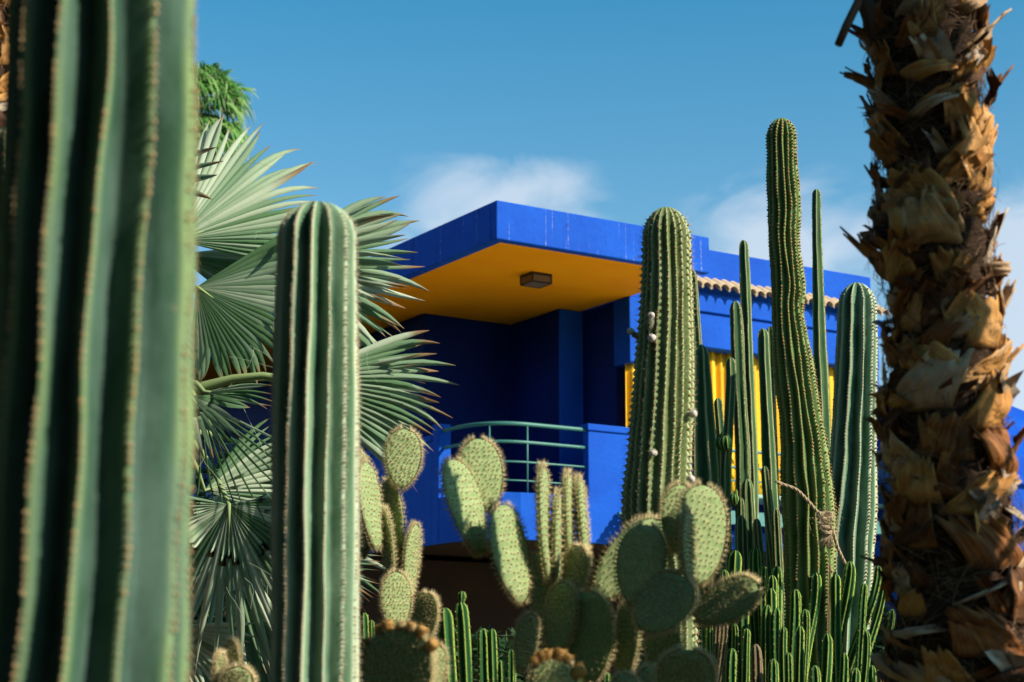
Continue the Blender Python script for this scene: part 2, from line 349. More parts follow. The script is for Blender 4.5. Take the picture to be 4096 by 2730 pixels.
# street wing
part('wing_wall', M['blue'], lambda m: (m.box((3.72, 1.5, 6.52), (6.98, 2.6, 7.21), T)))
part('wing_band', M['blue'], lambda m: (m.box((3.74, 1.5, 5.92), (7.08, 1.947, 6.37), T)))
part('cornice', M['blue'], lambda m: (m.box((3.74, 1.46, 6.37), (7.12, 1.946, 6.62), T)))
part('end_wall', M['blue'], lambda m: m.box((6.93, 1.5, 5.52), (7.06, 1.94, 5.915), T))
ZL = onb(1219, 1133, 1.5)[1]
part('low_wall', M['blue'], lambda m: band(m, 0, .12, ZB, ZL), 0)
part('balcony_post', M['blue'], lambda m: m.box((.755, 2.525, ZB), (.925, 2.69, 4.80), T))
part('side_parapet', M['blue'], lambda m: (m.box((.76, 2.693, ZB), (.88, BD - .4, 4.60), T), m.box((.745, 2.693, 4.603), (.895, BD - .4, 4.68), T)))
part('parapet', M['blue'], lambda m: (m.box((2.23, 1.5, ZB), (4.32, 1.62, 4.70), T), m.box((2.21, 1.475, 4.702), (4.34, 1.645, 4.785), T)))
part('pilaster', M['blue'], lambda m: m.box((2.605, 2.655, 3.61), (2.972, 2.688, ZS - .005), T))
# clay roof tiles: one barrel tile after another along the wing
def barrel():
    m = MB(); rows = []
    for j in range(4):
        t = j / 3; yb = -.21 * t; z = .13 * (1 - t); R = .078 + .008 * t; row = []
        for i in range(9):
            th = PI * i / 8; row.append((math.cos(th) * R, yb, z + math.sin(th) * R * 1.0))
        rows.append(row)
    idx = []
    for layer, off in ((0, 0), (1, -.014)):
        for row in rows: idx.append([m.vert((x * (1 + off * 8), y, zz + off if layer else zz)) for x, y, zz in row])
    for r0, r1 in list(zip(idx[:4], idx[1:4])):
        for i in range(8): m.face(r0[i], r0[i + 1], r1[i + 1], r1[i])
    for r0, r1 in list(zip(idx[4:], idx[5:])):
        for i in range(8): m.face(r0[i + 1], r0[i], r1[i], r1[i + 1])
    a, b_ = idx[3], idx[7]
    for i in range(8): m.face(a[i], a[i + 1], b_[i + 1], b_[i])
    return m
bt = barrel(); me0 = None
Rz = Matrix.Rotation(math.atan2(D1.y, D1.x), 4, 'Z')
for k in range(23):
    a = 3.80 + .147 * k
    if me0 is None:
        o = bt.build('roof_tile', M['tile'], V, org=(0, 0, 0)); me0 = o
    else:
        o = me0.copy(); C.objects.link(o)
    p = Vector(T((a, 1.5, 6.64))); o.matrix_parent_inverse = Matrix.Identity(4)
    o.location = p - V.location + Vector((0, 0, random.uniform(-.006, .006))); o.rotation_euler = (random.uniform(-.03, .03), 0, math.atan2(D1.y, D1.x) + random.uniform(-.05, .05))
# railings
def rail_pts(z, arch, a0, a1, bow=.0, n=24):
    out = []
    for i in range(n + 1):
        t = i / n; s = math.sin(PI * t) ** .8 if 0 < t < 1 else 0
        sm = s * s * (3 - 2 * s)
        out.append(T((a0 + (a1 - a0) * t, 1.56 - bow * sm, z + arch * sm)))
    return out
def railing(rows, a0, a1, posts, bow):
    top = MB(); top.tube(rail_pts(*rows[0][:2], a0, a1, bow), rows[0][2], 10)
    o = top.build('railing', M['teal'], V)
    for z, arch, r in rows[1:]:
        q = MB(); q.tube(rail_pts(z, arch, a0, a1, bow), r, 8); q.build('rail_bar', M['teal'], o)
    for a, z0 in posts:
        t = (a - a0) / (a1 - a0); s = math.sin(PI * t) ** .8; s = s * s * (3 - 2 * s)
        q = MB(); q.tube([T((a, 1.56 - bow * s, z0)), T((a, 1.56 - bow * s, rows[0][0] + rows[0][1] * s))], .011, 8); q.build('baluster', M['teal'], o)
pts = front(.06)[::-1]; path = [(p[0], p[1], 0, 0) for p in pts]
path[-1] = (2.235, 1.56, 0, 0); rp = []
for k in range(len(path) - 1):
    p0, p1, p2, p3 = path[max(k - 1, 0)], path[k], path[k + 1], path[min(k + 2, len(path) - 1)]
    for i in range(5):
        t = i / 5; rp.append(tuple(.5 * (2 * b_ + (c_ - a_) * t + (2 * a_ - 5 * b_ + 4 * c_ - d_) * t * t + (-a_ + 3 * b_ - 3 * c_ + d_) * t ** 3) for a_, b_, c_, d_ in zip(p0[:2], p1[:2], p2[:2], p3[:2])))
rp.append(path[-1][:2]); rail = None
for z, r in ((4.715, .025), (4.50, .020), (4.265, .0125), (4.045, .010)):
    m = MB(); m.tube([T((p[0], p[1], z)) for p in rp], r, 10); o = m.build('railing' if rail is None else 'rail_bar', M['teal'], V if rail is None else rail)
    rail = rail or o
for a_, b_ in ((1.40, 1.56), (.99, 1.745)):
    m = MB(); m.tube([T((a_, b_, ZL - .01)), T((a_, b_, 4.715))], .011, 8); m.build('baluster', M['teal'], rail)
part('deck', M['pale_green'], lambda m: m.box((4.36, 1.35, 4.02), (7.9, 1.94, 4.07), T))
railing([(4.63, 0, .022), (4.42, 0, .017), (4.25, 0, .013)], 4.33, 7.6, [(4.75, 4.07), (5.4, 4.07), (6.1, 4.07), (6.8, 4.07), (7.25, 4.07)], .1)
part('lower_wall', M['pale_green'], lambda m: m.box((5.4, 1.52, 3.0), (8.0, 1.9, 3.27), T))
part('wing_side', M['blue'], lambda m: m.box((7.003, 1.95, 0), (7.05, BD - .5, 3.27), T))

# ceiling lamp under the roof
L = thing('ceiling_lamp', T((1.50, 1.55, 6.3)), 'square iron lantern with frosted panes fixed under the ochre soffit', 'lamp')
a0, a1, b0, b1, z0, z1 = 1.22, 1.50, 1.17, 1.44, ZS - .125, ZS - .002
def frame(m):
    t = .018
    for a in (a0, a1 - t):
        for b in (b0, b1 - t): m.box((a, b, z0), (a + t, b + t, z1), T)
    for z in (z0, z1 - .028):
        h = z + (.018 if z == z0 else .028)
        m.box((a0 + t, b0 + .001, z + .001), (a1 - t, b0 + t - .001, h - .001), T); m.box((a0 + t, b1 - t + .001, z + .001), (a1 - t, b1 - .001, h - .001), T)
        m.box((a0 + .001, b0 + t, z + .001), (a0 + t - .001, b1 - t, h - .001), T); m.box((a1 - t + .001, b0 + t, z + .001), (a1 - .001, b1 - t, h - .001), T)
m = MB(); frame(m); m.build('frame', M['iron'], L, smooth=False)
m = MB(); m.box((a0 + .006, b0 + .006, z0 + .006), (a1 - .006, b1 - .006, z1 - .03), T); m.build('pane', M['pane'], L, smooth=False)
# curtains
def curtain(a0, a1, z0, z1, label, seed, b=1.70):
    rnd = random.Random(seed); m = MB(); n = int((a1 - a0) / .008); rows = []
    ph = [rnd.uniform(0, 6) for _ in range(4)]
    for j in range(7):
        z = z0 + (z1 - z0) * j / 6; row = []
        for i in range(n + 1):
            a = a0 + (a1 - a0) * i / n
            q = .035 * math.sin(a * 36 + ph[0] + .9 * math.sin(a * 9 + ph[1]) + .12 * (6 - j) * math.sin(a * 7)) + .010 * math.sin(a * 83 + ph[2])
            row.append(m.vert(T((a, b + q, z))))
        rows.append(row)
    m.quadgrid(rows)
    o = m.build('curtain', M['curtain'], org=T(((a0 + a1) / 2, b, z0))); tag(o, label, 'curtain', 'yellow curtains of the balcony')
    s = o.modifiers.new('thick', 'SOLIDIFY'); s.thickness = .004; return o
curtain(2.96, 3.66, 4.2, 5.70, 'yellow curtain beside the loggia behind the stout woolly budded cactus', 1, 1.70)
curtain(3.78, 4.47, 3.9, 6.0, 'bright yellow curtain showing between the stout cactus and the thin columns', 2)
curtain(4.52, 5.55, 4.1, 6.0, 'yellow curtain behind the teal rails next to the tall wavy cactus', 3)
curtain(5.62, 6.98, 4.1, 6.0, 'yellow curtain at the far end of the blue wing behind the silvery cactus', 4)
# lattice pergola below the deck
m = MB()
def grid(m, a0, a1, b0, b1, z):
    a = a0
    while a < a1: m.box((a, b0, z), (a + .055, b1, z + .03), T); a += .11
    b = b0
    while b < b1: m.box((a0, b, z + .031), (a1 + .05, b + .05, z + .058), T); b += .10
grid(m, 2.62, 7.9, .82, 1.46, 3.68); m.box((2.60, .76, 3.60), (8.0, .815, 3.76), T)
lp = m.build('lattice_pergola', M['lattice'], org=T((5, 1.1, 3.6)), smooth=False); tag(lp, 'dark teal wooden lattice pergola fixed below the balcony deck', 'pergola')
# blue pavilion farther right
B2 = thing('blue_pavilion', P(2400, 1568, 24.), 'smaller blue building with pitched blue roof glimpsed right of the palm trunk', 'house')
B2['org_'] = tuple(B2.location)
def T2(p): q = P(2262, 1083, 22.) + D1 * p[0] + D2 * p[1]; return (q.x, q.y, p[2])
zz = P(2330, 1083, 22.)[2]; zt = P(2330, 1028, 22.)[2]
part('wall', M['blue'], lambda m: m.box((-.35, .04, 0), (7, 5, zz - .03), T2), parent=B2)
part('fascia', M['blue'], lambda m: (m.box((-.4, .25, zz - .03), (7, 5, zt), T2), m.box((-.4, -.04, zz - .13), (7, .2, zz - .031), T2)), parent=B2)
m = MB(); za = P(2302, 935, 23.)[2]
q = [T2((.0, .6, zt)), T2((5, .6, zt)), T2((5, 4.6, zt)), T2((.0, 4.6, zt)), T2((.3, 2.6, za + .55)), T2((3.4, 2.6, za + .55))]
i = [m.vert(x) for x in q]; m.face(i[0], i[1], i[5], i[4]); m.face(i[1], i[2], i[5]); m.face(i[2], i[3], i[4], i[5]); m.face(i[3], i[0], i[4]); m.face(i[0], i[3], i[2], i[1])
m.build('roof', M['blue'], B2, smooth=False)
# ------------------------------------------------------------------ column cacti
def smoothpath(pts, step):
    # Catmull-Rom through 4-tuples
    out = []; n = len(pts)
    for k in range(n - 1):
        p0 = pts[max(k - 1, 0)]; p1 = pts[k]; p2 = pts[k + 1]; p3 = pts[min(k + 2, n - 1)]
        L = math.dist(p1[:3], p2[:3]); st = step if p2[2] > 1.35 or p1[2] > 1.5 else step * 4
        m = max(2, int(L / st))
        for i in range(m):
            t = i / m; out.append(tuple(.5 * ((2 * b) + (c - a) * t + (2 * a - 5 * b + 4 * c - d) * t * t + (-a + 3 * b - 3 * c + d) * t ** 3) for a, b, c, d in zip(p0, p1, p2, p3)))
    out.append(tuple(pts[-1])); return out

def column(name, label, cat, group, px, d, n, skinm, spm, depth=.3, p=1.7, ang=None, twist=0., cap=1.3, step=.012, sub=6,
           wig=.02, sp=.01, bsz=.003, nsp=4, sl=.012, sw=.0005, bumpy=0., seed=0, part_of=None, lean_ground=None, wav=.015, downsp=0., vis=True, spn='spines'):
    rnd = random.Random(seed * 77 + 5)
    pts = []
    for q in px:
        dd = q[3] if len(q) > 3 else d
        P_ = P(q[0], q[1], dd); pts.append((P_.x, P_.y, P_.z, q[2] * SC(dd)))
    l = pts[-1]
    if part_of is None and l[2] > .1:
        g_ = lean_ground if lean_ground is not None else 0
        pts.append((l[0] + g_ * .5, l[1], l[2] * .5, l[3])); pts.append((l[0] + g_, l[1], -.03, l[3] * .95))
    path = smoothpath(pts, step)
    S_ = [0.]
    for a, b in zip(path, path[1:]): S_.append(S_[-1] + math.dist(a[:3], b[:3]))
    Lt = S_[-1]
    def at(s):
        s = min(max(s, 0), Lt); lo, hi = 0, len(S_) - 1
        while hi - lo > 1:
            m_ = (lo + hi) // 2
            if S_[m_] <= s: lo = m_
            else: hi = m_
        t = (s - S_[lo]) / max(1e-9, S_[hi] - S_[lo]); a, b = path[lo], path[hi]
        return [a[i] + (b[i] - a[i]) * t for i in range(4)]
    R0 = at(path and pts[1][3] or .05)[3]; R0 = pts[1][3] if len(pts) > 1 else pts[0][3]
    hc = cap * R0
    if ang is None: ang = [2 * PI * (k + .5 * 0) / n + rnd.uniform(-.06, .06) + .4 * seed for k in range(n)]
    else: ang = [math.radians(a) for a in ang]; ang.sort(); n = len(ang)
    phs = [(rnd.uniform(0, 6.3), rnd.uniform(7, 13), rnd.uniform(0, 6.3), rnd.uniform(18, 30)) for _ in range(n)]
    tw = math.radians(twist)
    def crest_ang(k, s): f = phs[k]; return ang[k] + tw * s + wig * (math.sin(f[0] + s * f[1]) + .5 * math.sin(f[2] + s * f[3]))
    ss = [hc * (1 - math.cos(PI / 2 * i / 10)) for i in range(1, 10)]
    s = hc
    while s < Lt:
        ss.append(s); z = at(s)[2]; s += step if z > 1.4 else step * 5
    ss.append(Lt)
    def frame(s):
        a = at(s - .02); b = at(s + .02); t = Vector((a[0] - b[0], a[1] - b[1], a[2] - b[2])).normalized()
        e1 = (Vector((1, 0, 0)) - t * t.x).normalized(); e2 = t.cross(e1); return t, e1, -e2
    def ring(s, k, t_):
        q = at(s); capf = math.sqrt(max(0, 1 - (1 - min(s, hc) / hc) ** 2)) if s < hc else 1.
        R = q[3] * capf * (1 + wav * noise.noise(Vector((s * 5, seed * 3.1, 0))))
        a0_ = crest_ang(k, s); a1_ = crest_ang((k + 1) % n, s)
        if k == n - 1: a1_ += 2 * PI
        dd = depth * min(1, .25 + .75 * capf)
        cr = 1 - dd * (1 - abs(2 * t_ - 1) ** p)
        if bumpy:
            e = abs(2 * t_ - 1) ** 3; kk = k if t_ < .5 else (k + 1) % n
            cr += bumpy * e * math.cos(2 * PI * (s / sp + (kk % 2) * .5))
        w_ = wav * .8 * noise.noise(Vector((s * 9, k * 3.7 + seed, 1.3 + (a0_ * 0))))
        th = a0_ + (a1_ - a0_) * t_
        return q, R * (cr + w_ * abs(2 * t_ - 1)), th
    m = MB(); rows = []
    q0 = at(0)
    for s in ss:
        t, e1, et = frame(s); row = []
        for k in range(n):
            for j in range(sub):
                tt = j / sub; q, r, th = ring(s, k, tt); e = abs(2 * tt - 1)
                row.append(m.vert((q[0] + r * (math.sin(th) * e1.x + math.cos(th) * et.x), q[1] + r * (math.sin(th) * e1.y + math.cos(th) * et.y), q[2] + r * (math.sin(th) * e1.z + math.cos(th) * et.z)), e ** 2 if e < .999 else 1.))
        rows.append(row)
    m.quadgrid(rows, True)
    t, e1, et = frame(0); top = m.vert(Vector(q0[:3]) - t * hc * .01, .6)
    for i in range(len(rows[0])): m.face(top, rows[0][(i + 1) % len(rows[0])], rows[0][i])
    org = (pts[-1][0], pts[-1][1], 0) if part_of is None else None
    # flip check: outward normals
    m.f = [f[::-1] for f in m.f]
    if part_of is None:
        root = thing(name, org, label, cat, group); par = root; stem = m.build('stem', skinm, root)
    else:
        root = part_of; stem = m.build(name, skinm, part_of); par = stem
    a = MB()
    for k in range(n):
        s = .25 * hc + rnd.uniform(0, sp)
        while s < Lt:
            q = at(s)
            if q[2] < 1.42: break
            t, e1, et = frame(s); q, r, th = ring(s, k, 0.)
            th_ = (th + PI) % (2 * PI) - PI
            if vis and abs(th_) > 2.3: s += sp; continue
            nrm = e1 * math.sin(th) + et * math.cos(th)
            if s < hc: nrm = (nrm + t * (1 - s / hc) * 1.2).normalized()
            pos = Vector(q[:3]) + (e1 * math.sin(th) + et * math.cos(th)) * r
            b_ = bsz * rnd.uniform(.55, 1.35)
            if rnd.random() < .05: s += sp; continue
            Rm = nrm.to_track_quat('Z', 'Y').to_matrix()
            a.blob(pos, b_, b_, b_ * .7, 0., rnd.random() * .5, 5, 3, R=Rm)
            for _ in range(nsp):
                dr = (nrm + Vector((rnd.gauss(0, .6), rnd.gauss(0, .6), rnd.gauss(-downsp, .6)))).normalized()
                a.spine(pos, dr, sl * rnd.uniform(.5, 1.25), sw, 1., rnd.random() * .4)
            s += sp * rnd.uniform(.92, 1.08)
    if a.v: tag(a.build(spn, spm, par), kind='stuff')
    root['_r'] = 0; del root['_r']
    return root, (at, frame, ring, hc, Lt, n)

# the giant out-of-focus column at the left edge
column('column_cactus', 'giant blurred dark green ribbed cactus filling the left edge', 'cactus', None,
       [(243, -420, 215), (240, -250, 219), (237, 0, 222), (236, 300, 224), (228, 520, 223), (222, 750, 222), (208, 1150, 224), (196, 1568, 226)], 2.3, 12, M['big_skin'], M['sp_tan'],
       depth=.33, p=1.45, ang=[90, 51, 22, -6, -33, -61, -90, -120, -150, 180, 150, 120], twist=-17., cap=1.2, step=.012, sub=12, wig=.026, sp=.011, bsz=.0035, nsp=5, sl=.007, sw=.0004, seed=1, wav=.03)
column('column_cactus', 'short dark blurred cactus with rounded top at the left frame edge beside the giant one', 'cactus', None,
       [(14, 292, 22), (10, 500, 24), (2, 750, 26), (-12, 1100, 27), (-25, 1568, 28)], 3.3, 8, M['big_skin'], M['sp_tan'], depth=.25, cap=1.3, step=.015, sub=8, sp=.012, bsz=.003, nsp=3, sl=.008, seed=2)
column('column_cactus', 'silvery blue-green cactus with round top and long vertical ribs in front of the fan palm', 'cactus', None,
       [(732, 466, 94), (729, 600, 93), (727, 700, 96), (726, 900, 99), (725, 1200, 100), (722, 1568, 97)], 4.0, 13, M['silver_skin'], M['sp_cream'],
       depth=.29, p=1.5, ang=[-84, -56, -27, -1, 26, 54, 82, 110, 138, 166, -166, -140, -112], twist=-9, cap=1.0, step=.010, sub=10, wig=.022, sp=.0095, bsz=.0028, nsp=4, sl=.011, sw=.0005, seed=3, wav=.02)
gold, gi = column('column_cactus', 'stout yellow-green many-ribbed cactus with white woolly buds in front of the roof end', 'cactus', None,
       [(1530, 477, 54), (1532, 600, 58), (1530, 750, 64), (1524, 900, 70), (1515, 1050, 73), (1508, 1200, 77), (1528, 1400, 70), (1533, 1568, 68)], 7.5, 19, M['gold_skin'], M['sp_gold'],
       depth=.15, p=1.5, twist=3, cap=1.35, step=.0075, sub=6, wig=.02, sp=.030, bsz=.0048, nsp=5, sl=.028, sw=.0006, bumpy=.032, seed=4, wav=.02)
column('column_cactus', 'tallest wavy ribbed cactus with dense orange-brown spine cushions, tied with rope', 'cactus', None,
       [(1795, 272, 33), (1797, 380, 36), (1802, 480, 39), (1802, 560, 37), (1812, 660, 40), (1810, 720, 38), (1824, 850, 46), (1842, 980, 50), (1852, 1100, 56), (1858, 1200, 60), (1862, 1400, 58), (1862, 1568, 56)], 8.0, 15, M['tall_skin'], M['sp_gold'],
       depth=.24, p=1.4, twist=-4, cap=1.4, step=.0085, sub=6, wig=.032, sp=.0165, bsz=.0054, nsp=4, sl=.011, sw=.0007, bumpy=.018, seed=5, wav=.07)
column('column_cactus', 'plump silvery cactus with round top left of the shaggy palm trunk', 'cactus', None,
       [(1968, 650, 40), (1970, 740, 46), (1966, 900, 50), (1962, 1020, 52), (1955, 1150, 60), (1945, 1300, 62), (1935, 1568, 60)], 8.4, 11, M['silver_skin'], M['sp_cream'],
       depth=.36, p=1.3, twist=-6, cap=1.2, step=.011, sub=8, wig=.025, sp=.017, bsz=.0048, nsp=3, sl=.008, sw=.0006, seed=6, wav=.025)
tall = [
 ('thin ridged cactus column rising highest between the stout one and the tall wavy one', [(1708, 552, 11), (1711, 640, 13), (1715, 760, 13), (1722, 950, 14), (1728, 1100, 14), (1730, 1300, 14)], 9.2),
 ('slim column cactus with pointed tip just left of the highest thin column', [(1690, 692, 14), (1694, 760, 16), (1700, 900, 16), (1708, 1060, 18), (1712, 1290, 18)], 9.0),
 ('very slender cactus column standing right of the tallest wavy cactus, tip in the sky', [(1876, 435, 10), (1877, 520, 11), (1880, 650, 13), (1886, 850, 17), (1892, 1000, 18), (1897, 1250, 18)], 9.3),
 ('green ribbed column directly right of the stout budded cactus over the yellow curtain', [(1611, 792, 15), (1614, 860, 19), (1620, 1000, 24), (1626, 1150, 28), (1630, 1300, 28)], 9.1),
 ('narrow dark column half hidden along the right edge of the stout budded cactus', [(1590, 620, 11), (1596, 720, 13), (1602, 850, 15), (1606, 1100, 16)], 9.5),
 ('short slim column left of the pair of thin columns, ending before the curtain', [(1679, 822, 11), (1680, 880, 12), (1674, 1000, 12), (1668, 1150, 13)], 8.7),
 ('blunt pale green column at the left foot of the tallest wavy cactus', [(1752, 755, 13), (1756, 850, 14), (1763, 1000, 16), (1772, 1200, 17)], 8.8),
 ('thin column squeezed against the left side of the tallest wavy cactus', [(1770, 750, 9), (1772, 850, 9), (1776, 1000, 10), (1782, 1200, 11)], 9.4),
 ('thin column leaning beside the curtain, right of the green column by the stout cactus', [(1650, 915, 10), (1656, 1000, 10), (1660, 1100, 12), (1664, 1250, 12)], 9.5),
]
for i, (lb, px, d) in enumerate(tall):
    column('columnar_cactus', lb, 'cactus', 'thin column cacti before the blue wing', px, d, 5, M['post_skin'], M['sp_cream'], depth=.38, p=1.2, cap=1.5, step=.014, sub=6, wig=.05, sp=.009, bsz=.0034, nsp=1, sl=.006, sw=.0006, seed=10 + i, wav=.05)
short = [  # label, x, y, half width, lower x shift, distance
 ('middle-height column with blunt tip below the highest thin column', 1717, 1101, 13, 10, 8.4), ('small narrow column tip left of the blunt one under the thin pair', 1702, 1144, 8, 3, 8.3),
 ('medium column right of the big prickly pear pad, second rank', 1702, 1184, 12, 8, 8.2), ('leaning slim column against the tallest wavy cactus foot', 1757, 1071, 9, 32, 8.5),
 ('slim column tip with brown scar below the teal rails', 1738, 1192, 10, 22, 8.1), ('lowest thin column in the dark lap of the tallest cactus', 1782, 1167, 9, 14, 8.3)]
for i, (lb, x, y, hw, sh, d) in enumerate(short):
    column('columnar_cactus', lb, 'cactus', 'thin column cacti before the blue wing', [(x, y, hw), (x + sh * .3, y + 100, hw * 1.25), (x + sh, y + 320, hw * 1.3)], d, 6, M['post_skin'], M['sp_tan'], depth=.38, p=1.2, cap=1.5, step=.014, sub=6, wig=.05, sp=.009, bsz=.0032, nsp=1, sl=.005, seed=30 + i, wav=.05)
# low thicket of fresh green stems: x, y of the tip, half width, x shift at the bottom
th = [(1691, 1265, 15, -4), (1736, 1258, 14, 4), (1708, 1314, 14, 0), (1664, 1309, 10, -6), (1785, 1301, 13, 2), (1774, 1322, 12, -6), (1772, 1352, 12, -8), (1764, 1390, 13, -6), (1785, 1397, 12, 2),
      (1828, 1354, 12, -8), (1874, 1314, 12, -36), (1900, 1293, 12, -2), (1921, 1320, 12, 0), (1953, 1290, 14, -50), (1987, 1341, 9, -16), (1838, 1439, 12, 0), (1900, 1456, 12, -10), (1736, 1480, 12, 4),
      (1683, 1490, 13, -2), (1777, 1514, 11, 0), (1872, 1529, 12, 0), (1966, 1535, 12, -8), (2004, 1529, 9, 0), (2023, 1542, 8, 4), (2019, 1300, 10, -92), (2036, 1318, 9, -70), (2050, 1400, 8, -60),
      (1594, 1388, 7, -4), (1609, 1407, 7, 0), (1630, 1418, 9, 0), (1666, 1429, 9, -40), (1688, 1433, 8, -24), (1716, 1444, 9, -4), (1812, 1500, 9, 6), (1940, 1500, 10, -20), (1755, 1300, 9, 0), (1652, 1350, 8, -10), (1850, 1400, 10, -10), (1990, 1450, 9, -20), (1800, 1440, 10, 0)]
ordw = ['first', 'second', 'third', 'fourth', 'fifth', 'sixth', 'seventh', 'eighth', 'ninth', 'tenth', 'eleventh', 'twelfth', 'thirteenth', 'fourteenth', 'fifteenth', 'sixteenth']
ranks = {}
for t in th:
    r = 'top rank' if t[1] < 1330 else ('middle rank' if t[1] < 1430 else 'front low rank'); ranks.setdefault(r, []).append(t)
for r in ranks: ranks[r].sort()
for i, t in enumerate(th):
    r = 'top rank' if t[1] < 1330 else ('middle rank' if t[1] < 1430 else 'front low rank'); o_ = ranks[r].index(t)
    x, y, hw, sh = t; d = 8.05 - (y - 1258) / 300 * .95
    dead = i in (11, 17, 23, 30, 36)
    column('low_cactus', ('dry brown' if dead else 'fresh green') + ' cactus stem, %s from left in the %s of thicket' % (ordw[o_], r), 'cactus', 'low green cactus thicket under the tall columns',
           [(x, y, hw * .95), (x + sh * .15 + (i * 37 % 7 - 3), y + 70, hw * 1.05), (x + sh + (i * 53 % 11 - 5), y + 330, hw * 1.0)], d, 5 + i % 2, M['dead_skin' if dead else 'low_skin'], M['sp_tan'], depth=.58, p=1., cap=1.5, step=.014, sub=6, wig=.07, sp=.032, bsz=.0028, nsp=3, sl=.007, sw=.0006, seed=50 + i, wav=.12)
for i, (lb, x, y, hw, sh) in enumerate([('green stem with pale ribs, leftmost and widest of the small ones between the prickly pears', 1022, 1397, 17, 14), ('tallest small green stem carrying a round bud on its tip', 1058, 1383, 15, 14),
        ('small green stem with blunt top in the dark gap under the balcony', 1110, 1444, 14, 6), ('narrow green stem leaning on the blunt one in the dark gap', 1131, 1445, 10, 6), ('shortest little green stem at the right of the dark gap', 1150, 1517, 10, 4),
        ('thin green stem hidden behind the narrow brown-haired pad', 1174, 1492, 10, 2), ('small bluish green stem tip right of the silvery cactus', 837, 1408, 10, 6), ('little green stem tip next to the bluish one by the silvery cactus', 853, 1425, 7, 4),
        ('dim green stem between the low fruiting pads at the bottom', 1395, 1545, 8, -6)]):
    rt, inf = column('low_cactus', lb, 'cactus', 'small green stems among the prickly pears', [(x, y, hw), (x + sh * .4, y + 70, hw * 1.1), (x + sh, y + 260, hw * 1.1)], 6.6, 5, M['low_skin'], M['sp_tan'],
           depth=.55, p=1., cap=1.3, step=.012, sub=6, wig=.06, sp=.026, bsz=.0026, nsp=3, sl=.006, seed=100 + i, wav=.06)
    if i == 1:
        column('bud', None, None, None, [(1062, 1359, 9), (1062, 1372, 10), (1061, 1388, 5)], 6.6, 6, M['low_skin'], M['sp_tan'], depth=.25, cap=1., step=.006, sub=6, sp=.015, bsz=.0015, nsp=2, sl=.004, seed=120, part_of=rt)
# woolly buds on the stout cactus
def wool_bud(px, py, r, ln, dirpx, body):
    m = MB(); Rc = (58 + (py - 600) * .045) * SC(7.5); dx_ = (px - 1528) * SC(7.5); c = P(px, py, 7.5 - math.sqrt(max(0, Rc * Rc - dx_ * dx_)) - r * .4)
    d = Vector((dirpx[0], -.3, dirpx[1])).normalized(); R = d.to_track_quat('Z', 'Y').to_matrix(); rnd = random.Random(px)
    if body:
        m.blob(c, r * .75, r * .75, ln, 0, .4, 10, 8, R=R)
        for _ in range(260):
            v = Vector((rnd.gauss(0, 1), rnd.gauss(0, 1), rnd.gauss(0, 1))).normalized(); pp = c + R @ Vector((v.x * r * .72, v.y * r * .72, v.z * ln * .97)); m.spine(pp, R @ v + Vector((rnd.gauss(0, .3),) * 3), .009, .0006, 1., 0)
        c = c + d * ln
    for _ in range(3): m.blob(c + Vector((rnd.gauss(0, r * .15), rnd.gauss(0, r * .15), rnd.gauss(0, r * .15))), r * .75, a=1., n=8, k=6)
    for _ in range(200):
        v = Vector((rnd.gauss(0, 1), rnd.gauss(0, 1), rnd.gauss(0, 1))).normalized(); m.spine(c + v * r * .7, v, r * .5, .0006, 1., 0)
    m.build('woolly_bud', M['bud'], gold)
M['bud'] = spinemat('woolly_bud_hair', (.20, .24, .12), (.70, .62, .54), .2)
for a in [(1494, 742, .017, .03, (.1, 1), 1), (1459, 770, .016, .026, (-.8, .55), 1), (1497, 777, .02, .01, (0, 1), 0), (1592, 951, .022, .01, (0, 1), 0), (1587, 1103, .021, .01, (0, 1), 0), (1502, 1041, .017, .01, (0, 1), 0)]: wool_bud(*a)
# buds on the thin columns
for i, (px, py, rr, d, lb) in enumerate([(1668, 1020, 14, 8.6, 'dark round cactus offset between the curtain and the thin columns'), (1653, 1020, 11, 8.7, 'darker round cactus offset left of the striped one'), (1687, 1149, 11, 8.3, 'small striped ball offset on the thin column above the thicket')]):
    rt, _ = column('cactus_offset', lb, 'cactus bud', None, [(px, py - rr * 1.3, rr), (px, py, rr), (px + 3, py + rr * 1.1, rr * .6), (px + 5, py + rr * 1.5, 3)], d, 8, M['low_skin'], M['sp_tan'], depth=.22, cap=1.1, step=.006, sub=6, sp=.012, bsz=.0012, nsp=2, sl=.004, seed=130 + i)

# ------------------------------------------------------------------ rope
R_ = thing('rope', P(1890, 1180, 7.85), 'frayed beige rope knotted round the foot of the tallest wavy cactus', 'rope')
def ropeline(pts, r, name):
    m = MB(); P3 = [P(*p) for p in pts]; L = []
    pp = smoothpath([(q.x, q.y, q.z, 0) for q in P3], .008); c = [Vector(q[:3]) for q in pp]
    for st in range(3):
        out = []
        for i, q in enumerate(c):
            t = (c[min(i + 1, len(c) - 1)] - c[max(i - 1, 0)]).normalized(); x = t.cross(Vector((0, 1, .1))).normalized(); y = t.cross(x)
            a = i * .75 + st * 2.094; out.append(q + (x * math.cos(a) + y * math.sin(a)) * r * .55)
        m.tube(out, r * .6, 6)
    return m.build(name, M['rope'], R_)
ropeline([(1783, 1107, 7.82), (1800, 1114, 7.83), (1830, 1126, 7.83), (1855, 1150, 7.80), (1878, 1176, 7.78), (1892, 1190, 7.76)], .0075, 'strand')
ropeline([(1902, 1195, 7.76), (1915, 1225, 7.78), (1926, 1262, 7.8), (1942, 1296, 7.85)], .0075, 'strand')
m = MB(); rnd = random.Random(3)
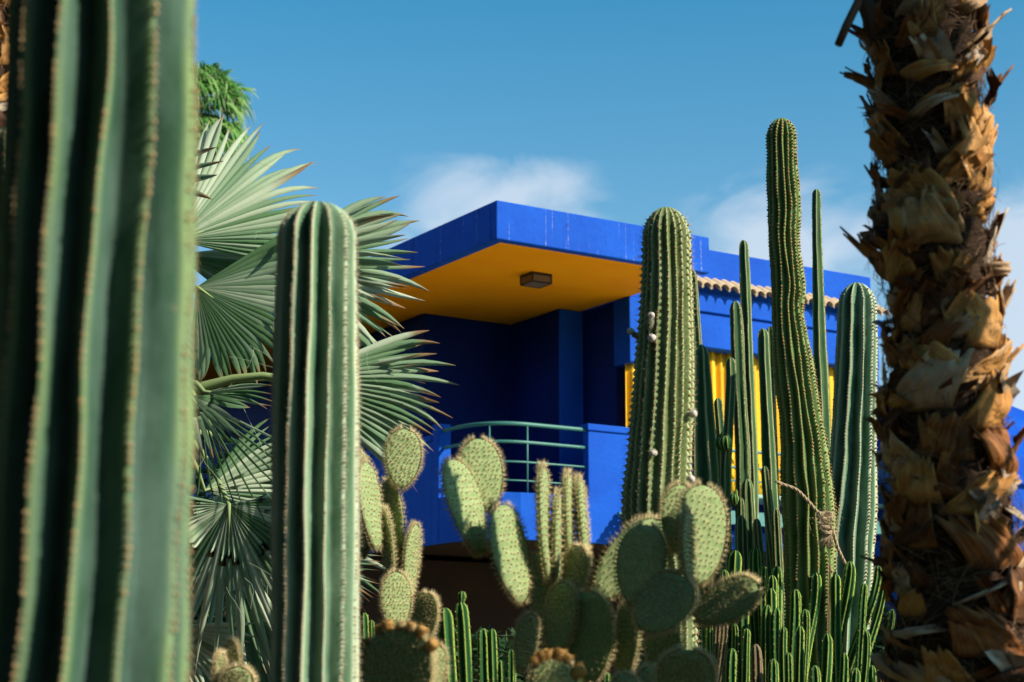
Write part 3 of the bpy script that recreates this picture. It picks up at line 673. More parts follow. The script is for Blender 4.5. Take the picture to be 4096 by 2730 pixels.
for cy, rx in ((1186, .034), (1207, .026), (1222, .02)):
    c = P(1897 + rnd.uniform(-4, 4), cy, 7.78)
    for k in range(7):
        a = rnd.uniform(0, 6.28); tilt = rnd.uniform(-.6, .6); pts = []
        for i in range(10):
            u = i / 9 * 4.2 + a; pts.append(c + Vector((math.cos(u) * rx, math.sin(u) * .022, math.sin(u + tilt) * rx * .45 + rnd.uniform(-.004, .004))))
        m.tube(pts, .0058, 6)
m.build('knot', M['rope'], R_)
m = MB()
for k in range(90):
    c = P(1900 + rnd.uniform(-9, 9), 1222, 7.77); m.tube([c, c + Vector((rnd.gauss(0, .006), 0, -.025)), c + Vector((rnd.gauss(0, .016), rnd.gauss(0, .01), -.05 - rnd.random() * .03))], .0011, 4)
for k in range(160):
    c = P(1897 + rnd.gauss(0, 14), 1196 + rnd.gauss(0, 14), 7.76); m.tube([c, c + Vector((rnd.gauss(0, .012), -.008, rnd.gauss(0, .012)))], .0008, 3)
m.build('frayed_end', M['rope'], R_)
# ------------------------------------------------------------------ prickly pears
def pad(par, px, py, w, h, tilt, d, seed, face=None, dark=0., fruits=(), shade=0., thick=.16, sp_len=.017, dens=1., pitch=0., yaw_=None):
    """one flat joint: px,py its middle, w,h its apparent size in the view, tilt clockwise from upright, face = which way it is turned"""
    rnd = random.Random(seed * 31 + 3); sc_ = SC(d); c = P(px, py, d)
    H = h * sc_; W = .66 * H; wa = w * sc_
    th = max(.022, min(.035, W * thick))
    if face is None: face = 1
    k = max(0, min(1, (wa - th) / max(1e-6, W - th)))
    if wa > W: W = wa; k = 1.
    yaw = math.acos(max(.0, min(1, k))) * face
    if yaw_ is not None: yaw = math.radians(yaw_); W = max(W, (wa - th * abs(math.sin(yaw))) / math.cos(yaw))
    Rm = Matrix.Rotation(yaw, 3, 'Z') @ Matrix.Identity(3)
    Rt = Matrix.Rotation(math.radians(tilt), 3, 'Y'); Rx = Matrix.Rotation(math.radians(pitch), 3, 'X')
    R = Rt @ Rm @ Rx
    m = MB(); NU, NV = 44, 34
    def wid(t): # half width along the length
        return W / 2 * math.sqrt(max(0, 1 - (2 * t - 1) ** 2)) ** .95 * (.80 + .30 * t) * (1 - .12 * max(0, .25 - t) * 4)
    pit = max(.0105, .0145 * (H / .2)) / dens
    ar = []
    nv = int(H / (pit * .86))
    for j in range(1, nv):
        t = j / nv; ww = wid(t); nu = int(ww * 2 / pit); 
        for i in range(nu + 1):
            x = (i - nu / 2 + (.25 if j % 2 else -.25)) * pit
            if abs(x) < ww * .93:
                ar.append((x + rnd.uniform(-.24, .24) * pit, (t - .5) * H + rnd.uniform(-.24, .24) * pit))
    bend = rnd.uniform(-.05, .05)
    def surf(x, z, side):
        t = z / H + .5; ww = wid(t); e = max(0, 1 - (x / max(1e-5, ww)) ** 2)
        y = side * th / 2 * (e ** .5) * min(1, (1 - (2 * t - 1) ** 2) * 2.5) ** .5
        return y
    cell = {}
    for x, z in ar: cell.setdefault((int(x // pit), int(z // pit)), []).append((x, z))
    def bmp(x, z):
        b = 9
        for i in (-1, 0, 1):
            for j in (-1, 0, 1):
                for q in cell.get((int(x // pit) + i, int(z // pit) + j), ()): b = min(b, math.hypot(x - q[0], z - q[1]))
        return max(0, 1 - b / (pit * .6))
    def place(x, y, z): return c + R @ Vector((x, y + bend * H * (z / H + .5) ** 2, z))
    rows = []
    for j in range(NV + 1):
        ph = PI * j / NV; t = .5 - .5 * math.cos(ph); t = min(max(t, 1e-4), 1 - 1e-4); ww = wid(t); z = (t - .5) * H; row = []
        for i in range(NU):
            al = 2 * PI * i / NU; x = ww * math.cos(al); sd_ = 1 if math.sin(al) >= 0 else -1
            y = surf(x, z, sd_) if abs(math.sin(al)) > 1e-6 else 0
            bb = bmp(x, z) if abs(math.sin(al)) > .2 else .3
            y += sd_ * (bb - .3) * .0032
            wv = 1 + .02 * noise.noise(Vector((al, t * 3, seed)))
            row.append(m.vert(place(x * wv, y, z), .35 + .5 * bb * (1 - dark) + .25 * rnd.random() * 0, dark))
        rows.append(row)
    m.quadgrid(rows, True); m.face(*rows[0][::-1]); m.face(*rows[-1])
    m.f = [f[::-1] for f in m.f]
    o = m.build('pad', M['pad'], par)
    s = MB()
    def cluster(p, nrm, n_, big=1.):
        s.blob(p, .0025, a=0., b=rnd.random() * .6, n=5, k=3)
        for _ in range(n_):
            dr = nrm + Vector((rnd.gauss(0, .55), rnd.gauss(0, .55), rnd.gauss(0, .55)))
            s.spine(p, dr, sp_len * rnd.uniform(.35, 1.15) * big, .0006, rnd.uniform(.6, 1.), rnd.random() * .3)
    for x, z in ar:
        for sd_ in (-1, 1):
            p = place(x, surf(x, z, sd_) + sd_ * .0018, z); cluster(p, R @ Vector((0, sd_, 0)), 9 if sd_ == -1 else 6)
    nr = int(2 * (W + H) * .8 / (pit * .62))
    for i in range(nr):
        ph = 2 * PI * i / nr; t = .5 + .5 * math.cos(ph); ww = wid(min(max(t, .01), .99)); sx = 1 if math.sin(ph) > 0 else -1
        x = sx * ww; z = (t - .5) * H; nrm = R @ Vector((math.sin(ph) * 1.2, 0, math.cos(ph)))
        for yy in (-th * .2, th * .2): cluster(place(x, yy, z), nrm.normalized(), 14, 1.35)
    tag(s.build('spines', M['sp_hair'], o), kind='stuff')
    for fx, fr in fruits:      # orange buds along the upper rim; fx = -1..1 across
        ph = fx * 1.15; t = .5 + .5 * math.cos(ph); ww = wid(min(t, .995)); f = MB(); nrm = (R @ Vector((math.sin(ph), 0, math.cos(ph)))).normalized()
        p = place(math.copysign(ww, ph) if ph else 0, 0, (t - .5) * H) + nrm * fr * .7; Rf = nrm.to_track_quat('Z', 'Y').to_matrix()
        rr = []
        for j in range(9):
            v = j / 8; q = fr * (.35 + .75 * math.sin(PI * min(v * .62 + .12, 1))) if j < 8 else fr * .55
            rr.append([f.vert(p + Rf @ Vector((math.cos(a) * q, math.sin(a) * q, (v - .5) * fr * 2.6 - (.12 * fr if j == 8 else 0))), 0, 0) for a in [2 * PI * i / 10 for i in range(10)]])
        f.quadgrid(rr, True); f.face(*rr[0][::-1]); f.face(*rr[-1]); f.f = [x[::-1] for x in f.f]
        for _ in range(420):
            a = rnd.uniform(0, 6.28); v = rnd.uniform(-.5, .5); pr = fr * (.45 + .6 * math.sin(PI * min((v + .5) * .62 + .12, 1)))
            dr = Rf @ Vector((math.cos(a), math.sin(a), v * 1.2)); f.spine(p + Rf @ Vector((math.cos(a) * pr * .93, math.sin(a) * pr * .93, v * fr * 2.4)), dr, .009 * rnd.uniform(.5, 1.4), .0004, 1, .3)
        f.build('fruit', M['fruit'], par)
    return o
def pear(label, base, d, pads, joints):
    root = thing('prickly_pear', (P(base, 1568, d).x, d, 0), label, 'cactus', 'prickly pear cacti')
    for i, q in enumerate(pads):
        kw = dict(q[7]) if len(q) > 7 else {}
        pad(root, q[0], q[1], q[2], q[3], q[4], d + q[5], seed=int(base) + i, face=q[6], **kw)
    m = MB(); b = P(base, 1568, d)
    # old woody joints carry the pads up from the ground
    m.tube([(b.x, b.y, -.02), (b.x + .03, b.y, .5), (b.x - .02, b.y, 1.0), (b.x, b.y, joints)], [.13, .11, .09, .05], 12, a=.2, b=.8)
    for k in range(5):
        a = k * 1.3 + base; m.blob((b.x + math.cos(a) * .16, b.y + math.sin(a) * .10, .5 + .17 * k), .12, .035, .17, .3, .5, 12, 8, R=Matrix.Rotation(math.cos(a) * .5, 3, 'Y'))
    m.build('trunk', M['pad'], root); return root
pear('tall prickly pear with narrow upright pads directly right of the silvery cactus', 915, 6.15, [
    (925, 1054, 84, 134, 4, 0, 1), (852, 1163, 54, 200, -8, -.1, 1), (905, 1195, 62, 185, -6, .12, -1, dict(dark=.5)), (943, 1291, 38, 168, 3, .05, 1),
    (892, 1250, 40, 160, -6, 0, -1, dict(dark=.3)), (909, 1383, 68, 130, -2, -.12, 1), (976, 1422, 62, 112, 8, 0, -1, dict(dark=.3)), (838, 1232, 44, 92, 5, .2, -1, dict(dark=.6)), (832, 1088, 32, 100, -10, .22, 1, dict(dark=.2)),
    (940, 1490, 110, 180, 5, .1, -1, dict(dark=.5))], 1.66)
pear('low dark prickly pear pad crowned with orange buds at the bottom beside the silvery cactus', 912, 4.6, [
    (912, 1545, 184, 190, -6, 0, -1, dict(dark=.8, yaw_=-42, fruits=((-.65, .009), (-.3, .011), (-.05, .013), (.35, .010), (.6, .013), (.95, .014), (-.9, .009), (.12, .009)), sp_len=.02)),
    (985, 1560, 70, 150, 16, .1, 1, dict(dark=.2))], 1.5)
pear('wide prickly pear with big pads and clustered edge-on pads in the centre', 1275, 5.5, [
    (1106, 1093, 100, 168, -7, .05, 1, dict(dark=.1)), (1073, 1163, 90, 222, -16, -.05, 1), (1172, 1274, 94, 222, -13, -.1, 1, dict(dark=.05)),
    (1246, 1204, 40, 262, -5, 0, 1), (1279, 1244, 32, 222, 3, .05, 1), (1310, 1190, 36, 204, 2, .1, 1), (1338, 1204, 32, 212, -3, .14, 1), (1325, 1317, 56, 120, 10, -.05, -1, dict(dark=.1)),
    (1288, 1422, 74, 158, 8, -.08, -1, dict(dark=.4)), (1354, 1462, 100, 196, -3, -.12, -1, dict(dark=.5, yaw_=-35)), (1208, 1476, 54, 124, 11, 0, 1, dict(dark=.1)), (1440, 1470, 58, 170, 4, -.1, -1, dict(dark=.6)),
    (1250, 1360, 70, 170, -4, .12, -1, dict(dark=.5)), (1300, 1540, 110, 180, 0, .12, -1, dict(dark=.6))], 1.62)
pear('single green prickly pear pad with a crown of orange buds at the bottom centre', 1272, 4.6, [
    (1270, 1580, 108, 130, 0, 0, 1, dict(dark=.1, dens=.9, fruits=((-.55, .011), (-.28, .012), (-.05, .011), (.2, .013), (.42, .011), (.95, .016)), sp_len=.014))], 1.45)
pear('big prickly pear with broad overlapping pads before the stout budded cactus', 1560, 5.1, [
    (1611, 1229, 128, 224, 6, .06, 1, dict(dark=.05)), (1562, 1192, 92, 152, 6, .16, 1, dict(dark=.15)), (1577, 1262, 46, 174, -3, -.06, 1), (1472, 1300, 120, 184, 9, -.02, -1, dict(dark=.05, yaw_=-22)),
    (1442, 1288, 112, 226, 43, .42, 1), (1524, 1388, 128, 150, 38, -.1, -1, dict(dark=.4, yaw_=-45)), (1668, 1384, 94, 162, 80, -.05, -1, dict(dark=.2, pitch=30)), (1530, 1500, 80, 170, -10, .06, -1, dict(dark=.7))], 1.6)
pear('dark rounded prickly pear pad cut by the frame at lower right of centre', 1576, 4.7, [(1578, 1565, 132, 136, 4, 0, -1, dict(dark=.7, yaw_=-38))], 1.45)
pear('two little prickly pear pad tips peeping up at the bottom edge', 1462, 4.9, [(1437, 1592, 62, 80, -6, 0, 1), (1490, 1578, 56, 84, 6, .05, 1)], 1.5)
pear('small prickly pear of two narrow pads low before the hanging fan leaf', 540, 5.0, [(531, 1525, 50, 100, -3, .1, -1, dict(dark=.6)), (545, 1578, 72, 84, 6, 0, 1), (505, 1560, 26, 110, 2, .05, 1)], 1.5)

# ------------------------------------------------------------------ fan palm
VU = Vector((1, 0, 0)); VV = Vector((0, -sP, cP)); VN = Vector((0, -cP, -sP))
def fan(par, hub, d, ph0, ph1, L, nseg, seed, tx=0., ty=0., bend=0., split=.55, droop=.05, pleat=.42, pale=.5, wide=1., tipb=.0, crown=None, sag=0., mt='fan', lfn=None, name='leaf', twist=.5, stiff=.04, hub3=None, petr=.013, frame=None):
    rnd = random.Random(seed * 13 + 1); c = hub3 if hub3 is not None else P(hub[0], hub[1], d); k = SC(d) if hub3 is None else 1.
    U, W_, N = frame if frame else (VU, VV, VN)
    m = MB(); Lm = L * k; a0 = math.radians(ph0); a1 = math.radians(ph1); dphi = (a1 - a0) / nseg
    split0 = split
    for i in range(nseg):
        ph = a0 + dphi * (i + .5); ll = Lm * rnd.uniform(.88, 1.04) * (lfn(math.degrees(ph)) if lfn else 1.)
        hw0 = abs(dphi) / 2 * wide; da = rnd.gauss(0, stiff); dw = rnd.gauss(0, .06); tw = rnd.gauss(0, twist); tone = min(1, max(0, pale + rnd.gauss(0, .33) + (.25 if i % 2 else -.1) * 0)); dr = droop * rnd.uniform(.3, 1.8)
        brown = rnd.random() < tipb; rows = []; dry = rnd.random() < .05; split = min(.8, split0 * rnd.uniform(.82, 1.18))
        rs = [.0, .08, .2, .35, split * .8, split, split + (1 - split) * .25, split + (1 - split) * .5, split + (1 - split) * .72, split + (1 - split) * .88, 1.]
        for r in rs:
            rr = r * ll; q = max(0, (r - split) / (1 - split)); hw = math.tan(hw0) * min(r, split) * ll * (1 - q ** 2.0) + .0015 * (r > 0)
            if q > 0: hw = math.tan(hw0) * split * ll * (1 + .25 * q) * (1 - q ** 2.2) + .001
            a = ph + da * q * q
            pl = pleat * hw * 2 * (1 - .3 * q)
            row = []
            for sgn in (-1, 0, 1):
                x = math.cos(a) * rr - math.sin(a) * hw * sgn * math.cos(tw * q); y = math.sin(a) * rr + math.cos(a) * hw * sgn * math.cos(tw * q)
                w_ = tx * x + ty * y + bend * rr * rr / Lm + dw * rr * q + (pl if sgn == 0 else -pl) + hw * sgn * math.sin(tw * q)
                p = c + U * x + W_ * y + N * w_
                p.z -= dr * ll * q ** 2 + sag * (rr / Lm) ** 2 * Lm
                row.append(m.vert(p, (r if not brown else min(1, r + .12 * q)) if not dry else min(1, .6 + .45 * r), tone if sgn else tone + .1, ((sgn + 1) * .5 + i * .37, r)))
            rows.append(row)
        m.quadgrid(rows)
    if mt == 'fan':
        for _ in range(nseg // 5):
            a = rnd.uniform(a0, a1); r0 = split0 * Lm * rnd.uniform(.9, 1.2); p = c + U * math.cos(a) * r0 + W_ * math.sin(a) * r0 + N * .01; pp = [p]
            dv = Vector((rnd.gauss(0, .02), -.01, rnd.gauss(-.02, .02)))
            for _k in range(4): dv = dv + Vector((rnd.gauss(0, .012), rnd.gauss(0, .006), -.006)); pp.append(pp[-1] + dv)
            m.tube(pp, .0008, 3, a=.9, b=.9, cap=False)
    o = m.build(name, M[mt], par)
    if crown is not None:
        q = MB(); mid = (crown + c) / 2 + Vector((0, 0, (c - crown).length * .10)); pts = [crown, (crown + mid) / 2 + Vector((0, 0, .02)), mid, (mid + c) / 2 + Vector((0, 0, .015)), c, c + (U * math.cos((a0 + a1) / 2) + W_ * math.sin((a0 + a1) / 2)) * Lm * .18 + N * .004]
        q.tube(pts, [petr * 1.5, petr * 1.3, petr * 1.1, petr, petr * .8, .002], 8, a=.2, b=.5); q.build('petiole', M['petiole'], o)
    return o
crown = P(335, 860, 8.0)
FP = thing('fan_palm', (crown.x, crown.y, 0), 'silvery green fan palm with stiff spread leaves behind the silvery cactus', 'palm')
m = MB(); rows = []
for j in range(90):
    z = -.02 + (crown.z + .1) * j / 89; rr_ = .15 * (1 if j < 84 else (90 - j) / 6) * (1 + .10 * ((j % 5) / 5)); rows.append([m.vert((crown.x + math.sin(2 * PI * i / 24) * rr_ * (1 + .25 * noise.noise(Vector((i * .7, z * 5, 1)))), crown.y + math.cos(2 * PI * i / 24) * rr_ * (1 + .25 * noise.noise(Vector((i * .7, z * 5, 4)))), z), .3, .4 + .4 * noise.noise(Vector((i * .5, z * 3, 7))), (i / 4, z * 3)) for i in range(24)])
m.quadgrid(rows, True); m.face(*rows[-1]); m.build('trunk', M['boot'], FP)
S1 = dict(crown=crown)
fan(FP, (400, 560), 8.5, 84, 48, 362, 9, 1, tx=-.5, ty=-.5, bend=.1, pale=.85, split=.62, **S1)
fan(FP, (405, 552), 8.1, 50, -14, 378, 17, 2, tx=-.1, ty=-.5, bend=-.15, pale=.42, split=.56, wide=1.08, twist=.8, **S1)
fan(FP, (405, 585), 8.35, 6, -40, 250, 12, 21, tx=.1, ty=.3, pale=.35, split=.75, **S1)
fan(FP, (285, 415), 7.3, 50, -14, 240, 7, 3, tx=.3, ty=.1, pale=.35, split=.45, wide=1., tipb=.8, droop=.02, **S1)
fan(FP, (452, 660), 7.5, 33, -100, 262, 30, 4, tx=-.25, ty=.35, bend=-.1, pale=.34, split=.72, pleat=.10, lfn=lambda a: 1.12 if a > 0 else 1 - .12 * min(1, -a / 90), crown=P(395, 800, 7.9))
fan(FP, (610, 604), 8.3, 38, -40, 366, 19, 5, tx=-.4, ty=-.35, bend=.1, pale=.45, split=.55, wide=1.25, twist=.7, tipb=.2, droop=.04, **S1)
fan(FP, (608, 606), 8.45, 32, -36, 350, 12, 25, tx=.1, ty=.2, bend=.0, pale=.8, split=.55, wide=1.0, twist=.7, tipb=.2, **S1)
fan(FP, (672, 872), 7.7, 24, -42, 366, 19, 6, tx=-.35, ty=-.4, bend=.1, pale=.5, split=.55, wide=1.25, twist=.8, tipb=.6, droop=.05, crown=P(400, 925, 7.8), petr=.018)
fan(FP, (680, 880), 7.9, 16, -44, 335, 12, 26, tx=.1, ty=.3, pale=.85, split=.55, wide=1.0, twist=.8, tipb=.6, crown=P(400, 925, 7.8))
fan(FP, (436, 910), 7.2, 2, -98, 142, 9, 7, tx=-.1, ty=.25, bend=.1, pale=.3, split=.4, wide=.95, pleat=.05, tipb=.2, crown=P(395, 880, 7.8))
fan(FP, (470, 902), 7.4, 14, -14, 160, 6, 8, tx=.2, ty=-.5, pale=.5, split=.4, tipb=1., crown=P(395, 900, 7.8))
fan(FP, (455, 925), 7.7, -22, -96, 345, 12, 9, tx=.2, ty=.5, bend=.1, pale=.05, split=.32, wide=.42, pleat=.3, droop=.02, crown=P(395, 880, 7.8))
fan(FP, (526, 1160), 7.9, 14, -194, 405, 34, 10, tx=-.3, ty=.25, bend=-.2, pale=.55, twist=1., split=.42, wide=.95, lfn=lambda a: .62 if a > -15 or a < -165 else 1., crown=P(420, 1000, 8.1))
fan(FP, (470, 1128), 8.5, 58, -22, 230, 14, 11, tx=-.3, ty=-.3, pale=.6, split=.5, crown=P(395, 1000, 8.1))
fan(FP, (520, 1240), 8.6, -15, -165, 330, 24, 16, tx=-.3, ty=-.2, pale=.85, split=.4, wide=.8, twist=1., crown=P(420, 1150, 8.5))
fan(FP, (715, 1290), 7.9, 12, -58, 172, 12, 12, tx=.1, ty=.2, pale=.55, split=.4, tipb=1., twist=1., crown=P(560, 1250, 8.2))
fan(FP, (395, 1440), 8.4, 5, -75, 190, 14, 13, tx=.1, ty=-.3, pale=.8, split=.6, crown=P(395, 1200, 8.1))
fan(FP, (560, 1400), 8.8, 40, -140, 260, 22, 14, tx=.1, ty=.3, pale=.1, split=.6, crown=P(420, 1200, 8.4))
fan(FP, (600, 1050), 8.9, 60, -140, 260, 24, 15, tx=.1, ty=.4, pale=.1, split=.6, crown=P(420, 1000, 8.6))

for k_, (hx, hy, p0, p1, dd) in enumerate([(190, 560, 95, 215, 8.3), (150, 780, 120, 250, 8.0), (270, 430, 60, 150, 8.6), (200, 960, 150, 280, 8.2), (240, 700, 100, 230, 8.9)]):
    fan(FP, (hx, hy), dd, p0, p1, 230, 20, 40 + k_, tx=.2, ty=-.3, bend=-.1, pale=.5, split=.55, crown=crown)
# far palm with drooping green fans
FC = P(432, 258, 46.)
FA = thing('tall_palm', (FC.x, FC.y, 0), 'tall distant palm with shaggy drooping bright green crown against the sky', 'palm')
m = MB(); m.tube([(FC.x, FC.y, -.1), (FC.x, FC.y, FC.z * .5), (FC.x, FC.y, FC.z)], [.3, .24, .22], 12, a=.6); m.build('trunk', M['core'], FA)
rnd = random.Random(5)
for i in range(95):
    el = math.radians(rnd.uniform(-50, 70)); az = rnd.uniform(0, 2 * PI); d_ = Vector((math.cos(az) * math.cos(el), math.sin(az) * math.cos(el), math.sin(el)))
    tip = FC + d_ * rnd.uniform(.8, 1.3) + Vector((0, 0, -.1)); U = (d_ + Vector((0, 0, -.5))).normalized(); side = U.cross(Vector((0, 0, 1))); side = (side if side.length > .1 else Vector((1, 0, 0))).normalized(); N = side.cross(U)
    fan(FA, None, 0, -75, 75, rnd.uniform(.8, 1.05), 15, 200 + i, bend=.1, split=.45, droop=.55, pale=rnd.uniform(.1, .8), twist=1., mt='far', hub3=tip, frame=(U, side, N), crown=FC, petr=.012, wide=.75, tipb=.2)

# dense shrubs behind
def shrub(label, px, top, wpx, d, seed, n=5200, cat='shrub', dz=1.):
    rnd = random.Random(seed); c = P(px, 1568, d); zt = P(px, top, d).z; W = wpx * SC(d) / 2; root = thing('shrub', (c.x, c.y, 0), label, cat, 'dark shrubs behind the cacti'); m = MB()
    blobs = [(rnd.uniform(-W, W) * .75, rnd.uniform(-1, 1) * .5, rnd.uniform(.35, .85) * zt) for _ in range(14)]
    for _ in range(n):
        b = rnd.choice(blobs); v = Vector((rnd.gauss(0, 1), rnd.gauss(0, 1), rnd.gauss(0, 1))).normalized() * rnd.uniform(.6, 1) * W * .42
        p = Vector((c.x + b[0] + v.x, c.y + b[1] + v.y, min(b[2] + v.z * 1.2, zt))); 
        if p.z < .05: continue
        q = Vector((rnd.gauss(0, 1), rnd.gauss(0, 1), rnd.gauss(0, .6))).normalized(); s = Vector((-q.y, q.x, rnd.gauss(0, .4))).normalized(); l = rnd.uniform(.04, .075) * dz; t_ = rnd.random()
        i = [m.vert(p - q * l, 0, t_), m.vert(p + s * l * .35, 0, t_), m.vert(p + q * l, 0, t_), m.vert(p - s * l * .35, 0, t_)]; m.face(*i)
    m.build('crown', M['bush'], root)
    t = MB()
    for b in blobs[:6]: t.tube([(c.x, c.y, -.02), (c.x + b[0] * .4, c.y + b[1] * .4, b[2] * .5), (c.x + b[0], c.y + b[1], b[2])], [.04, .03, .012], 6, a=.8)
    t.build('stem', M['core'], root)
shrub('dark leafy shrub behind the fan palm leaves at lower left', 470, 930, 440, 11.5, 1)
shrub('dark shrub mass under the balcony behind the left prickly pear', 780, 1290, 420, 12.5, 2)
shrub('dark shrub under the balcony behind the central prickly pear', 1180, 1400, 420, 12.8, 3)
shrub('dark shrub behind the low green cactus thicket', 1840, 1300, 480, 10.6, 4)
shrub('dark shrub at the foot of the shaggy palm trunk', 2130, 1330, 360, 10.9, 5)

# unseen trees added around and behind the viewpoint to screen off skylight
def tree(label, x, y, h, r, seed, n=2600):
    rnd = random.Random(seed); root = thing('sky_screen_tree', (x, y, 0), label, 'tree', 'added sky-screening trees round the viewpoint'); m = MB(); lobes = [(rnd.gauss(0, .5) * r, rnd.gauss(0, .5) * r, h - r * rnd.uniform(.3, 1.5)) for _ in range(11)]
    for _ in range(n):
        b = rnd.choice(lobes); v = Vector((rnd.gauss(0, 1), rnd.gauss(0, 1), rnd.gauss(0, .8))).normalized() * rnd.uniform(.4, 1) * r * .55; p = Vector((x + b[0] + v.x, y + b[1] + v.y, b[2] + v.z))
        q = Vector((rnd.gauss(0, 1), rnd.gauss(0, 1), rnd.gauss(0, .6))).normalized(); s = Vector((-q.y, q.x, rnd.gauss(0, .4))).normalized(); l = rnd.uniform(.14, .26)
        i = [m.vert(p - q * l, 0, .5), m.vert(p + s * l * .5, 0, .5), m.vert(p + q * l, 0, .5), m.vert(p - s * l * .5, 0, .5)]; m.face(*i)
    m.build('crown', M['bush'], root); t = MB(); t.tube([(x, y, -.05), (x + .1, y, h * .3), (x, y + .1, h * .6)], [.22, .17, .10], 10, a=.8)
    for b in lobes[:6]: t.tube([(x, y + .1, h * .55), (x + b[0] * .5, y + b[1] * .5, h * .62), (x + b[0], y + b[1], b[2])], [.09, .06, .02], 6, a=.8)
    t.build('trunk', M['core'], root)
for i, (x, y, h, r, lb) in enumerate([(-7, 4.5, 9, 3.2, 'added broad sky-screening tree left of the viewpoint beyond the giant cactus'), (-9.5, 9.5, 9, 3., 'added sky-screening tree far left beside the fan palm'), (-6, -2, 9, 3.6, 'added sky-screening tree behind the viewpoint on the left'),
      (-1, -5.5, 10, 3.8, 'added tall sky-screening tree straight behind the viewpoint'), (4.5, -9.5, 10, 3.4, 'added sky-screening tree behind the viewpoint on the right'), (-1.5, -.5, 9.5, 3.0, 'added sky-screening tree with a high crown above the viewpoint'), (-4.2, .8, 7.5, 2.2, 'added small sky-screening tree close to the viewpoint on the left'), (10.5, 9.5, 7.5, 2.6, 'added sky-screening tree at the right beyond the shaggy palm trunk')]):
    tree(lb, x, y, h, r, 300 + i)

def hedge(label, x0, y0, x1, y1, h, seed, n=5200, th_=.8):  # unseen rows of leaves added to cut skylight from behind and left
    rnd = random.Random(seed); root = thing('hedge', ((x0 + x1) / 2, (y0 + y1) / 2, 0), label, 'hedge', 'added hedges screening skylight round the viewpoint'); m = MB()
    for _ in range(n):
        t = rnd.random(); p = Vector((x0 + (x1 - x0) * t + rnd.gauss(0, th_ * .4), y0 + (y1 - y0) * t + rnd.gauss(0, th_ * .4), rnd.random() ** .9 * h * (.9 + .1 * math.sin(t * 19))))
        q = Vector((rnd.gauss(0, 1), rnd.gauss(0, 1), rnd.gauss(0, .6))).normalized(); s = Vector((-q.y, q.x, rnd.gauss(0, .4))).normalized(); l = rnd.uniform(.16, .30)
        i = [m.vert(p - q * l, 0, .5), m.vert(p + s * l * .5, 0, .5), m.vert(p + q * l, 0, .5), m.vert(p - s * l * .5, 0, .5)]; m.face(*i)
    m.build('crown', M['bush'], root); t = MB()
    for k in range(12): x = x0 + (x1 - x0) * (k + .5) / 12; y = y0 + (y1 - y0) * (k + .5) / 12; t.tube([(x, y, -.05), (x, y, h * .8)], [.05, .02], 6, a=.8)
    t.build('stem', M['core'], root)
hedge('added tall hedge screening skylight along the left side of the garden', -5.6, -6, -5.6, 12.5, 7.5, 401)
hedge('added tall hedge screening skylight behind the viewpoint', -5.6, -4.5, 6, -5.5, 7.5, 402)
